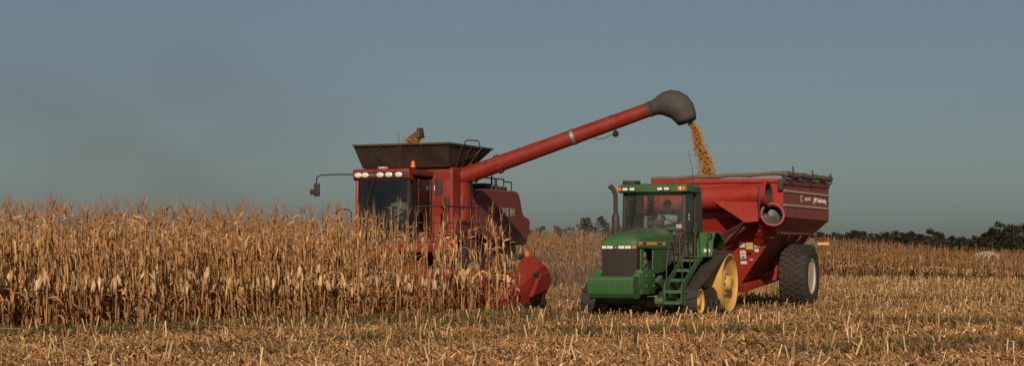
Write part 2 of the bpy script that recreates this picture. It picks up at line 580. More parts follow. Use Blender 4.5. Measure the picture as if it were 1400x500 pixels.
# ------------------------------------------------------------------ people
def make_person(name, J, mats, loc, rz, label):
    """J: dict joint -> position (x forward, y left, z up, hips at origin). One continuous body mesh grown from a skeleton."""
    root = empty(name, loc, rz)
    tag(root, label, 'person')
    bones = [('hip','spine',.15,.15),('spine','chest',.15,.165),('chest','neck',.165,.065),('neck','head0',.06,.062)]
    for s in 'lr':
        bones += [('chest','sh'+s,.165,.075),('sh'+s,'el'+s,.06,.05),('el'+s,'wr'+s,.046,.03),
                  ('hip','hp'+s,.15,.10),('hp'+s,'kn'+s,.095,.065),('kn'+s,'an'+s,.062,.042),('an'+s,'to'+s,.05,.04)]
    J = dict(J)
    rad, edges, names = {}, [], []
    for a, b, ra, rb in bones:
        for q, rr in ((a, ra), (b, rb)):
            if q not in rad:
                rad[q] = rr
                names.append(q)
        edges.append((a, b))
    # hands: palm + five fingers curled round what is held
    for s in 'lr':
        w, e = Vector(J['wr'+s]), Vector(J['el'+s])
        d = (w - e).normalized()
        sd = Vector((0, 0, 1)).cross(d)
        sd = sd.normalized() if sd.length > 0.1 else Vector((0, 1, 0))
        dn = d.cross(sd).normalized()
        if dn.z > 0: dn = -dn
        pm = 'pm'+s
        J[pm] = w + d*0.075
        rad[pm] = 0.034
        names.append(pm)
        edges.append(('wr'+s, pm))
        for k in range(5):
            if k < 4:
                off = sd*(-0.030 + 0.020*k)
                L = (0.075, 0.085, 0.08, 0.06)[k]
                p1 = w + d*0.115 + off*1.1
                p2 = p1 + (d*0.7 + dn*0.7)*L*0.55
                p3 = p2 + (-d*0.25 + dn*0.95)*L*0.45
            else:
                p1 = w + d*0.05 + sd*0.045
                p2 = p1 + (d*0.6 + sd*0.5 + dn*0.4)*0.04
                p3 = p2 + (d*0.6 + dn*0.7)*0.03
            for i, p in enumerate((p1, p2, p3)):
                nm = 'f%s%d%d' % (s, k, i)
                J[nm] = p
                rad[nm] = (0.0105, 0.0095, 0.008)[i]
                names.append(nm)
                edges.append((pm if i == 0 else 'f%s%d%d' % (s, k, i-1), nm))
    idx = {n: i for i, n in enumerate(names)}
    me = bpy.data.meshes.new('body')
    me.from_pydata([tuple(J[n]) for n in names], [(idx[a], idx[b]) for a, b in edges], [])
    o = link('body', me, None, root)
    sk = o.modifiers.new('skin', 'SKIN')
    sk.use_smooth_shade = True
    for n in names:
        sv = me.skin_vertices[0].data[idx[n]]
        sv.radius = (rad[n], rad[n])
        sv.use_root = (n == 'hip')
    ss = o.modifiers.new('sub', 'SUBSURF')
    ss.levels = ss.render_levels = 1
    bpy.context.view_layer.update()
    nm = bpy.data.meshes.new_from_object(o.evaluated_get(bpy.context.evaluated_depsgraph_get()))
    o.modifiers.clear()
    o.data = nm
    # clothes by nearest bone
    nm.materials.clear()
    for k in ('shirt', 'legs', 'skin', 'boots'):
        nm.materials.append(mats[k])
    P = {n: Vector(J[n]) for n in names}
    def dist(p, a, b):
        ab = b - a
        t = max(0, min(1, (p-a).dot(ab)/max(ab.length_squared, 1e-9)))
        return (p - (a + ab*t)).length
    for f in nm.polygons:
        c = f.center
        best = min(edges, key=lambda e: dist(c, P[e[0]], P[e[1]]))
        b = best[1]
        if b[:2] in ('hp', 'kn', 'an'): k = 1
        elif b[:2] == 'to': k = 3
        elif b[0] == 'f' or b[:2] == 'pm' or b in ('head0',): k = 2
        else: k = 0
        f.material_index = k
        f.use_smooth = True
    # head with nose, ears, brow, jaw
    hc = Vector(J['head0']) + Vector((0.02, 0, 0.06))
    look = J.get('look', Vector((1, 0, 0)))
    az = math.atan2(look[1], look[0])
    mb = MB()
    secs = []
    for z, rx, ry, ox in ((-0.125,.035,.035,.035),(-0.115,.055,.045,.035),(-0.08,.075,.058,.018),(-0.03,.088,.070,.005),(0.02,.097,.076,0),(0.07,.095,.075,-.006),(0.105,.075,.06,-.01),(0.125,.03,.03,-.01)):
        ring = []
        for j in range(20):
            t = 2*math.pi*j/20
            x, y = math.cos(t)*rx+ox, math.sin(t)*ry
            if j in (0, 1, 19) and -0.05 < z < 0.03: x += 0.022 if j == 0 else 0.004      # nose
            if j in (2, 3, 17, 18) and 0.0 < z < 0.05: x -= 0.010                          # eye sockets
            if j in (5, 15) and -0.04 < z < 0.05: y *= 1.16                                # ears
            ring.append(Vector((x, y, z)))
        secs.append(ring)
    mb.loft(secs)
    rot = Matrix.Rotation(az, 3, 'Z') @ Matrix.Rotation(R(12), 3, 'Y')
    mb.v = [tuple(rot @ Vector(p) + hc) for p in mb.v]
    hd = mb.build('head', mats['skin'], root, 60)
    mb = MB()                                                                              # cap with peak
    secs = []
    for z, r in ((0.02, 1.06), (0.06, 1.08), (0.10, 0.92), (0.135, 0.55), (0.145, 0.1)):
        secs.append([Vector((math.cos(t)*0.098*r - 0.004, math.sin(t)*0.080*r, z)) for t in [2*math.pi*j/20 for j in range(20)]])
    mb.loft(secs)
    mb.loft([[Vector((0.07, -0.07, z)), Vector((0.15, -0.055, z-0.012)), Vector((0.175, 0, z-0.014)), Vector((0.15, 0.055, z-0.012)), Vector((0.07, 0.07, z))] for z in (0.04, 0.05)])
    mb.v = [tuple(rot @ Vector(p) + hc) for p in mb.v]
    mb.build('cap', mats['hair'], root, 50)
    mb = MB()
    for s in (-1, 1):
        mb.box((0.086, s*0.03, 0.02), (0.012, 0.022, 0.012))
    mb.box((0.088, 0, -0.065), (0.008, 0.04, 0.008))
    mb.v = [tuple(rot @ Vector(p) + hc) for p in mb.v]
    mb.build('eyes_and_mouth', mats['hair'], root, 0)
    return root

def seated(wheel, turn=0.0, wr_gap=0.17):
    """sitting pose, hands on a steering wheel at 'wheel' (relative to the hips)"""
    w = Vector(wheel)
    J = {'hip': (0,0,.10), 'spine': (-.02,0,.28), 'chest': (.02,0,.46), 'neck': (.04,0,.62), 'head0': (.06,0,.72),
         'shl': (.02,.19,.53), 'shr': (.02,-.19,.53), 'hpl': (.08,.10,.06), 'hpr': (.08,-.10,.06),
         'knl': (.50,.15,.08), 'knr': (.50,-.15,.08), 'anl': (.62,.15,-.36), 'anr': (.62,-.15,-.36), 'tol': (.78,.17,-.40), 'tor': (.78,-.17,-.40)}
    J['wrl'] = w + Vector((-0.06, wr_gap, 0.02)); J['wrr'] = w + Vector((-0.06, -wr_gap, 0.02))
    for s, q in (('l', 1), ('r', -1)):
        m = (Vector(J['sh'+s]) + Vector(J['wr'+s]))/2
        J['el'+s] = m + Vector((-.03, .09*q, -.12))
    J = {k: Vector(v) for k, v in J.items()}
    J['look'] = Vector((math.cos(turn), math.sin(turn), 0))
    return J

# ------------------------------------------------------------------ tractor
def make_tractor():
    T = empty('tractor', TRAC, HEAD_RZ)
    tag(T, 'green tracked tractor with yellow drive wheels pulling the red grain cart', 'tractor')
    b = MB()
    # chassis
    b.box((1.75, 0, 0.80), (4.5, 0.62, 0.55), ch=0.03)
    b.box((0.0, 0, 0.95), (1.2, 1.5, 0.5), ch=0.05)
    b.build('chassis', M['black'], T)
    b = MB()
    b.lathe([(0.13, -1.3), (0.13, 1.3)], (0, 0, 0.77), (0, 1, 0), 16)
    b.lathe([(0.10, -1.3), (0.10, 1.3)], (2.52, 0, 0.40), (0, 1, 0), 14)
    b.build('axle', M['green_dusty'], T)
    # hood: lofted along x
    b = MB()
    secs = []
    for x, w, zb, zs, zt in ((4.03,.43,1.72,1.80,1.84),(3.98,.455,1.70,1.86,1.92),(3.80,.47,1.68,1.92,1.99),(3.3,.485,1.67,1.97,2.06),(2.5,.50,1.66,2.03,2.13),(1.52,.52,1.66,2.06,2.17)):
        secs.append([(x,-w,zb),(x,-w,zs-.07),(x,-w*.93,zs),(x,-w*.6,zt-.02),(x,0,zt),(x,w*.6,zt-.02),(x,w*.93,zs),(x,w,zs-.07),(x,w,zb)])
    b.loft(secs)
    hood = b.build('hood', M['green'], T, 40)
    for s in (-1, 1):
        b = MB()                                                   # yellow stripe along the hood side
        hw = lambda x: float(np.interp(x, [1.52, 2.5, 3.3, 3.8, 3.98], [.52, .50, .485, .47, .455]))
        secs = []
        for x in (3.90, 3.80, 3.3, 2.5, 2.05):
            y0, y1 = s*(hw(x)-.004), s*(hw(x)+.006)
            secs.append([(x, y0, 1.745), (x, y1, 1.745), (x, y1, 1.825), (x, y0, 1.825)])
        b.loft(secs)
        b.build('stripe', M['decal_yellow'], hood, 0)
        if s > 0:
            text_part('lettering', '8400T', 0.085, M['sticker_black'], hood, (3.68, 0.4835, 1.755), (-1, 0.0245, 0), (0, 0, 1))
            text_part('lettering', 'JOHN DEERE', 0.066, M['sticker_black'], hood, (2.70, 0.5055, 1.762), (-1, 0.019, 0), (0, 0, 1))
    # side panels below the hood, leaving an opening at the engine
    for s in (-1, 1):
        b = MB()
        b.prism([(3.02,1.14),(3.0,1.64),(1.56,1.64),(1.56,1.30),(2.2,1.10),(2.7,1.06)], 'y', s*0.470, s*0.505)
        b.build('side_panel', M['green'], T, 0, 0.012)
        b = MB()
        b.prism([(3.62,1.14),(3.60,1.655),(3.80,1.655),(3.80,1.14)], 'y', s*0.44, s*0.470)
        b.build('radiator_shroud', M['green'], T, 0, 0.008)
        b = MB()
        b.box((3.55, s*0.50, 0.88), (1.02, 0.16, 0.58), ch=0.03)
        b.prism([(3.98,0.62),(4.16,0.80),(4.16,1.06),(3.98,1.12)], 'y', s*0.40, s*0.57)
        fr = b.build('front_frame', M['green'], T)
        for k, (x, z) in enumerate(((3.20,.78),(3.20,1.02),(3.72,.78),(3.72,1.02))):
            b = MB()
            b.lathe([(0.035, s*0.578), (0.035, s*0.60), (0.012, s*0.605)], (x, 0, z), (0, 1, 0), 6)
            b.build('bolt', M['green_dusty'], fr, 0)
        b = MB()
        b.prism([(2.62,1.02),(3.02,0.86),(2.62,0.72)], 'y', s*0.50, s*0.62)
        b.bar((2.1, s*0.58, 0.88), (2.75, s*0.58, 0.87), 0.08, 0.08)
        b.build('frame_gusset', M['green'], T, 0, 0.01)
        b = MB()
        b.box((2.15, s*0.62, 0.68), (0.72, 0.34, 0.44), ch=0.06)
        b.build('fuel_tank', M['black'], T)
    # engine seen in the opening
    b = MB()
    b.box((3.0, 0, 1.35), (1.5, 0.60, 0.60), ch=0.03)
    e = b.build('engine', M['interior'], T)
    b = MB()
    b.tube([(3.42,.35,1.18),(3.40,.39,1.30),(3.30,.39,1.38),(3.2,.37,1.40)], 0.055, 10)
    b.lathe([(0.09,.30),(0.10,.34),(0.10,.42),(0.07,.445),(0.02,.45)], (3.36,0,1.50), (0,1,0), 16)
    b.box((3.16, .34, 1.23), (0.16, 0.14, 0.2), ch=0.02)
    b.build('turbocharger', M['engine'], e)
    b = MB()
    b.lathe([(0.05,.40),(0.05,.452),(0.02,.456)], (3.33,0,1.33), (0,1,0), 12)
    b.lathe([(0.035,.40),(0.035,.44)], (3.47,0,1.36), (0,1,0), 12)
    b.build('pulley', M['steel'], e)
    # grille with vertical bars
    b = MB()
    b.box((3.90, 0, 1.30), (0.22, 0.87, 0.74), ch=0.025)
    g = b.build('grille', M['grille'], T)
    mb = MB().box((0, 0, 0), (0.022, 0.022, 0.70))
    first = None
    for k in range(17):
        y = -0.40 + 0.05*k
        if first is None:
            first = mb.build('grille_bar', M['grille'], g, 0)
            o = first
        else:
            o = bpy.data.objects.new('grille_bar', first.data); COL.objects.link(o); o.parent = g
        o.location = (4.018, y, 1.30)
    # headlights under the hood lip
    b = MB()
    b.box((3.93, 0, 1.692), (0.18, 0.89, 0.095), ch=0.02)
    hb = b.build('light_bar', M['black'], T)
    for y, w_, m_ in ((-0.37,.11,'lamp'),(-0.225,.15,'lamp'),(0.06,.15,'lamp'),(0.225,.15,'lamp'),(0.375,.10,'amber')):
        b = MB()
        b.box((4.022, y, 1.692), (0.02, w_, 0.068), ch=0.008)
        b.build('headlight' if m_ == 'lamp' else 'turn_signal', M[m_], hb)
    b = MB()
    b.prism([(-.115,1.665),(-.045,1.665),(-.045,1.72),(-.115,1.72)], 'x', 4.021, 4.029)
    b.build('badge', M['black'], hb, 0)
    b = MB()
    b.prism([(-.105,1.672),(-.055,1.672),(-.06,1.69),(-.055,1.71),(-.08,1.70),(-.105,1.712),(-.10,1.69)], 'x', 4.030, 4.033)
    b.build('emblem', M['decal_yellow'], hb, 0)
    # front suitcase weights
    b = MB()
    b.box((4.34, 0, 0.86), (0.5, 0.9, 0.10))
    wb = b.build('weight_bracket', M['green'], T, 0)
    plate = MB()
    plate.prism([(4.08,0.98),(4.10,1.02),(4.58,1.02),(4.63,0.99),(4.65,0.94),(4.63,0.62),(4.55,0.52),(4.40,0.49),(4.15,0.50),(4.08,0.60)], 'y', -0.0255, 0.0255)
    wt = None
    for k in range(20):
        y = -0.532 + 0.056*k
        if wt is None:
            wt = plate.build('weight', M['green'], T, 0, 0.010)
            o = wt
        else:
            o = bpy.data.objects.new('weight', wt.data); COL.objects.link(o); o.parent = T
            md = o.modifiers.new('bevel', 'BEVEL'); md.width = 0.010; md.segments = 2; md.limit_method = 'ANGLE'; md.angle_limit = R(35)
        o.location = (random.uniform(-.004, .004), y, 0)
    # exhaust stack at the right of the hood
    b = MB()
    b.lathe([(0.03,1.55),(0.06,1.62),(0.10,1.66),(0.10,2.12),(0.095,2.46),(0.06,2.54),(0.055,2.55)], (2.0,-.80,0), (0,0,1), 18)
    ex = b.build('exhaust_stack', M['black'], T)
    b = MB()
    b.tube([(2.0,-.80,2.52),(2.0,-.80,2.85),(2.01,-.81,3.02),(2.04,-.85,3.13),(2.08,-.93,3.22)], [.055,.055,.056,.06,.066], 14, cap=False)
    b.build('exhaust_pipe', M['black'], ex)
    b = MB()
    b.bar((2.0,-.80,1.6),(2.0,-.45,1.6), 0.06)
    b.build('exhaust_bracket', M['black'], ex, 0)
    # ---- cab
    b = MB()
    b.box((0.74, 0, 1.42), (1.5, 1.56, 0.16), ch=0.03)
    b.box((0.15, 0, 1.20), (0.5, 1.3, 0.4), ch=0.03)
    b.build('cab_floor', M['interior'], T)
    b = MB()
    b.prism([(1.50,1.36),(1.50,2.14),(1.42,2.18),(1.42,1.36)], 'y', -0.50, 0.50)
    b.build('firewall', M['interior'], T, 0)
    A_b, A_t = 1.50, 1.40
    posts = {'A': ((A_b, .78, 1.45), (A_t, .77, 3.08)), 'B': ((0.62, .83, 1.50), (0.60, .80, 3.08)), 'C': ((-0.02, .80, 1.55), (0.05, .76, 3.08))}
    for s in (-1, 1):
        for k, (p, q) in posts.items():
            b = MB()
            b.bar((p[0], p[1]*s, p[2]), (q[0], q[1]*s, q[2]), 0.07 if k != 'B' else 0.05, 0.08, 0.015)
            b.build('cab_pillar', M['black'], T)
    b = MB()                                                            # curved windshield
    secs = []
    for t in np.linspace(-1, 1, 9):
        y = t*0.745
        bul = 0.06*(1 - t*t)
        secs.append([(A_b-0.01+bul, y, 2.14), (A_t+bul, y, 3.06), (A_t+bul-0.008, y, 3.06), (A_b-0.018+bul, y, 2.14)])
    b.loft(secs)
    b.build('windshield', M['glass_front'], T, 40)
    b = MB()
    b.box((A_b+0.02, 0, 2.13), (0.08, 1.5, 0.045), ch=0.01)
    b.build('windshield_seal', M['black'], T)
    for s in (-1, 1):
        b = MB()
        b.prism([(s*.50,1.52),(s*.745,1.52),(s*.745,2.115),(s*.50,2.115)], 'x', A_b-.02, A_b-.012)
        b.build('lower_window', M['glass_front'], T, 0)
    b = MB()
    b.tube([(A_t+.09,.05,3.0),(A_t+.115,-.10,2.72)], 0.010, 6)
    b.tube([(A_t+.08,.16,2.95),(A_t+.135,-.24,2.44)], 0.012, 6)
    b.build('wiper', M['black'], T)
    for s in (-1, 1):
        b = MB()                                                        # door: lower panel, glass, frame
        b.prism([(1.47,1.50),(1.38,3.06),(0.63,3.06),(0.65,1.50)], 'y', s*0.800, s*0.808)
        d = b.build('door', M['glass_side'], T, 0)
        b = MB()
        for p, q in (((1.46,s*.812,1.52),(1.38,s*.80,3.05)), ((1.40,s*.80,3.04),(0.62,s*.80,3.04)), ((0.64,s*.818,3.05),(0.65,s*.818,1.52)), ((0.65,s*.812,1.52),(1.46,s*.812,1.52))):
            b.bar(p, q, 0.035, 0.045)
        b.build('door_frame', M['black'], d, 0)
        b = MB()
        b.box((0.78, s*0.835, 2.10), (0.05, 0.05, 0.16), ch=0.012)
        b.build('door_handle', M['black'], d)
        if s > 0:
            b = MB()
            for z in (2.50, 2.41):
                b.box((1.10, 0.812, z), (0.09, 0.004, 0.06))
            b.build('sticker', M['white'], d, 0)
        b = MB()
        b.prism([(0.60,1.6),(0.58,3.06),(0.06,3.06),(0.0,1.6)], 'y', s*0.795, s*0.803)
        b.build('quarter_window', M['glass_side'], T, 0)
    b = MB()
    b.prism([(-.74,1.9),(.74,1.9),(.70,3.06),(-.70,3.06)], 'x', 0.02, 0.028)
    b.build('rear_window', M['glass_front'], T, 0)
    b = MB()
    b.box((0.03, 0, 1.72), (0.05, 1.5, 0.40))
    b.box((0.03, -0.55, 2.45), (0.06, 0.16, 1.2))
    b.build('rear_cab_wall', M['interior'], T, 0)
    # roof, tapered rear
    b = MB()
    def ring(z, gx, gy):
        P = [(1.60,-.80),(1.56,-.90),(1.2,-.92),(0.35,-.88),(-.08,-.76),(-.16,-.6),(-.16,.6),(-.08,.76),(0.35,.88),(1.2,.92),(1.56,.90),(1.60,.80)]
        return [((x-.7)*gx+.7, y*gy, z) for x, y in P]
    b.loft([ring(3.055,.97,.96), ring(3.08,1,1), ring(3.20,1,1), ring(3.245,.96,.96), ring(3.275,.80,.82)])
    rf = b.build('roof', M['green'], T, 30)
    b = MB()
    b.box((0.7, 0, 3.045), (1.4, 1.48, 0.03))
    b.build('headliner', M['liner'], rf, 0)
    for y in (-0.60, 0.30):
        b = MB()
        b.box((1.585, y, 3.14), (0.06, 0.38, 0.095), ch=0.012)
        h = b.build('light_pod', M['black'], rf)
        for dy in (-0.09, 0.09):
            b = MB()
            b.box((1.617, y+dy, 3.14), (0.02, 0.13, 0.065), ch=0.008)
            b.build('work_light', M['lamp'], h)
    for y, w_ in ((-0.865, .13), (0.76, .20)):
        b = MB()
        b.box((1.575, y, 3.145), (0.07, w_, 0.095), ch=0.015)
        am = b.build('marker_light', M['amber'], rf)
        if y > 0:
            b = MB(); b.box((1.614, y-.02, 3.145), (0.006, 0.04, 0.085)); b.build('reflector', M['white'], am, 0)
    b = MB()
    b.box((1.15, -.68, 3.315), (0.42, 0.34, 0.10), ch=0.012)
    b.build('roof_box', M['black'], rf)
    b = MB()
    b.lathe([(0.02,3.26),(0.015,3.32)], (0.35,.70,0), (0,0,1), 8)
    b.tube([(0.35,.70,3.3),(0.36,.66,3.7),(0.40,.57,4.16)], [.008,.007,.005], 6)
    b.build('antenna', M['black'], rf)
    # inside the cab
    b = MB()
    b.box((0.42, 0.02, 1.86), (0.5, 0.52, 0.14), ch=0.05)
    b.box((0.20, 0.02, 2.28), (0.14, 0.50, 0.74), Matrix.Rotation(R(-8), 3, 'Y'), 0.05)
    b.box((0.42, 0.02, 1.64), (0.3, 0.34, 0.36), ch=0.02)
    b.build('seat', M['seat'], T)
    b = MB()
    b.bar((1.36, -.02, 1.5), (1.20, -.02, 2.36), 0.14, 0.16, 0.03)
    b.box((1.25, -.02, 2.30), (0.14, 0.42, 0.16), Matrix.Rotation(R(-25), 3, 'Y'), 0.03)
    col = b.build('steering_column', M['interior'], T)
    b = MB()
    wc = Vector((1.10, -.02, 2.44)); ax = Vector((-.45, 0, .9)).normalized(); e1 = Vector((0, 1, 0)); e2 = ax.cross(e1)
    b.tube([wc + (e1*math.cos(t) + e2*math.sin(t))*0.20 for t in [2*math.pi*k/24 for k in range(25)]], 0.016, 8)
    for t in (0.5, 2.6, 4.7):
        b.bar(wc, wc + (e1*math.cos(t) + e2*math.sin(t))*0.20, 0.02)
    b.build('steering_wheel', M['black'], col)
    b = MB()
    b.box((0.75, -.45, 1.85), (0.7, 0.18, 0.3), ch=0.04)
    b.box((1.30, -.55, 1.95), (0.14, 0.3, 0.26), ch=0.03)
    b.build('console', M['interior'], T)
    b = MB()
    b.box((1.30, .62, 2.22), (0.04, 0.16, 0.10), ch=0.01)
    b.build('monitor', M['white'], T)
    # left fender and right fender
    for s in (-1, 1):
        path = [(0.62,1.52),(0.52,1.86),(0.36,2.06),(0.16,2.10),(-.12,2.04),(-.40,1.90),(-.62,1.70)]
        b = MB()
        outer = path
        inner = [(x, z-0.035) for x, z in path]
        b.prism(outer + inner[::-1], 'y', s*0.86, s*1.26)
        b.prism(path + [(-.5,1.5),(0.5,1.45)], 'y', s*0.845, s*0.875)
        f = b.build('fender', M['green'], T, 25, 0.008)
        b = MB(); b.box((0.60, s*1.12, 1.62), (0.03, 0.16, 0.08), ch=0.01); b.build('fender_light', M['lamp'], f)
    # stair on the left side
    b = MB()
    for y in (0.82, 1.24):
        b.prism([(3.14,0.34),(3.10,0.82),(1.62,1.52),(1.50,1.52),(1.50,1.40),(2.70,0.80),(2.98,0.34)], 'y', y-0.012, y+0.012)
    st = b.build('stair_stringers', M['green'], T, 0, 0.004)
    for x, z in ((3.05,.40),(2.98,.66),(2.55,.93),(2.12,1.16),(1.72,1.40)):
        b = MB()
        b.box((x, 1.03, z), (0.22, 0.39, 0.03))
        b.box((x+0.11, 1.03, z-0.02), (0.02, 0.39, 0.07))
        b.build('stair_tread', M['green'], st, 0)
    for y in (0.84, 1.23):
        b = MB()
        b.tube([(3.02,y,.85),(3.0,y,1.30),(2.80,y,1.75),(2.62,y,1.80),(2.45,y,1.60),(2.35,y,1.05)], 0.018, 8)
        b.tube([(2.0,y,1.32),(1.98,y,1.95),(1.85,y,2.12),(1.68,y,2.10),(1.60,y,1.9),(1.58,y,1.5)], 0.018, 8)
        b.build('handrail', M['black'], T)
    b = MB()
    b.tube([(.98,1.26,1.52),(.98,1.26,1.98),(.92,1.24,2.02),(.55,1.22,2.02),(.5,1.22,1.96),(.5,1.22,1.8)], 0.018, 8)
    b.build('handrail', M['black'], T)
    b = MB()
    b.box((1.1, 1.02, 1.47), (1.0, 0.55, 0.04))
    b.build('step_platform', M['green'], T, 0, 0.006)
    b = MB()
    b.tube([(1.70,.92,1.46),(1.70,.92,1.86)], 0.075, 12)
    b.build('fire_extinguisher', M['black'], T)
    # track units
    for s in (-1, 1):
        yc = 1.30 if s > 0 else -1.14
        w = 0.50
        # belt path round the wheels
        C1, r1, C2, r2 = (0.0, 0.80), 0.76, (2.52, 0.38), 0.34
        d = math.hypot(C2[0]-C1[0], C2[1]-C1[1]); a0 = math.atan2(C2[1]-C1[1], C2[0]-C1[0])
        off = math.acos((r1-r2)/d)
        path = []
        for k in range(19):
            t = a0 + off + (2*math.pi - 2*off)*k/18
            path.append((C1[0]+math.cos(t)*r1, C1[1]+math.sin(t)*r1))
        for k in range(11):
            t = a0 - off + (2*off)*k/10
            path.append((C2[0]+math.cos(t)*r2, C2[1]+math.sin(t)*r2))
        # resample evenly
        P = [Vector((x, 0, z)) for x, z in path]; P.append(P[0])
        L = [0]
        for i in range(len(P)-1): L.append(L[-1] + (P[i+1]-P[i]).length)
        tot = L[-1]
        def at(q):
            q %= tot
            for i in range(len(P)-1):
                if L[i+1] >= q:
                    return P[i].lerp(P[i+1], (q-L[i])/max(L[i+1]-L[i], 1e-6))
        N = 64
        pts = [at(tot*k/N) for k in range(N)]
        secs = []
        cen = Vector((1.0, 0, 0.6))
        tang = []
        for k in range(N):
            tn = (pts[(k+1) % N] - pts[k-1]).normalized()
            tang.append(tn)
            nm = Vector((-tn.z, 0, tn.x))
            if nm.dot(pts[k]-cen) < 0: nm = -nm
            p = pts[k] + Vector((0, yc, 0))
            secs.append([p + Vector((0, -w/2, 0)), p + Vector((0, w/2, 0)), p + Vector((0, w/2, 0)) + nm*0.035, p + Vector((0, -w/2, 0)) + nm*0.035])
        b = MB()
        secs.append(secs[0])
        b.loft(secs, cap=False)
        for k in range(0, N):
            tn = tang[k]; nm = Vector((-tn.z, 0, tn.x))
            if nm.dot(pts[k]-cen) < 0: nm = -nm
            sd = 1 if k % 2 else -1
            lat = (Vector((0, 1, 0)) + tn*0.35*sd).normalized()
            q = Matrix((lat, nm.cross(lat), nm)).transposed()
            b.box(pts[k] + Vector((0, yc + sd*w*0.235, 0)) + nm*0.05, (w*0.5, 0.06, 0.045), q)
        tr = b.build('track_belt', M['rubber'], T, 30)
        # drive wheel: dished yellow disc
        h = w/2
        o = s
        b = MB()
        b.lathe([(0.755,-h*.9*s),(0.755,h*.98*s),(0.70,h*1.0*s),(0.69,h*.80*s),(0.60,h*.55*s),(0.36,h*.45*s),(0.30,h*.62*s),(0.12,h*.66*s),(0.02,h*.66*s),(0.02,0),(0.7,-h*.5*s)], (0, yc, 0.80), (0,1,0), 44)
        dw = b.build('drive_wheel', M['yellow'], T, 25)
        b = MB()
        b.lathe([(0.20,0),(0.19,s*.10),(0.13,s*.14),(0.02,s*.14)], (0, yc+s*h*.66, 0.80), (0,1,0), 20)
        b.build('hub', M['yellow'], dw, 25)
        for k in range(10):
            t = 2*math.pi*k/10
            b = MB()
            b.lathe([(0.028,0),(0.028,s*.03)], (math.cos(t)*.26, yc+s*h*.655, .80+math.sin(t)*.26), (0,1,0), 6)
            b.build('bolt', M['steel'], dw, 0)
        b = MB()
        b.lathe([(0.335,-h*.8*s),(0.335,h*.95*s),(0.29,h*.97*s),(0.27,h*.7*s),(0.12,h*.6*s),(0.10,h*.95*s),(0.02,h*1.0*s),(0.02,-h*.5*s)], (2.52, yc, 0.38), (0,1,0), 32)
        b.build('idler_wheel', M['yellow'], T, 25)
        for x in (0.86, 1.30, 1.74):
            b = MB()
            b.lathe([(0.18,-h*.8*s),(0.18,h*.8*s),(0.13,h*.82*s),(0.05,h*.7*s),(0.02,-h*.7*s)], (x, yc, 0.245), (0,1,0), 20)
            b.build('roller', M['rubber'], T, 25)
        b = MB()
        b.prism([(0.5,.50),(1.0,.72),(2.05,.62),(2.40,.42),(2.1,.34),(0.7,.32)], 'y', yc-0.10, yc+0.12)
        b.build('undercarriage_frame', M['black'], T, 0, 0.02)
    # drawbar
    b = MB()
    b.bar((-.4,0,.62),(-1.35,0,.55),0.12,0.06)
    b.build('drawbar', M['black'], T, 0)
    return T
TRACTOR = make_tractor()

def to_world(org, p):
    return org - BACK*p[0] + LEFT*p[1] + Vector((0, 0, p[2]))

make_person('person', seated((0.53, -.12, 0.47), turn=-0.5), {'shirt': M['shirt_blue'], 'legs': M['jeans'], 'skin': M['skin'], 'boots': M['boots'], 'hair': M['hair']},
            to_world(TRAC, (0.52, 0.10, 1.92)), HEAD_RZ, 'person in blue grey shirt and dark cap steering the green tractor').scale = (1.06, 1.06, 1.06)

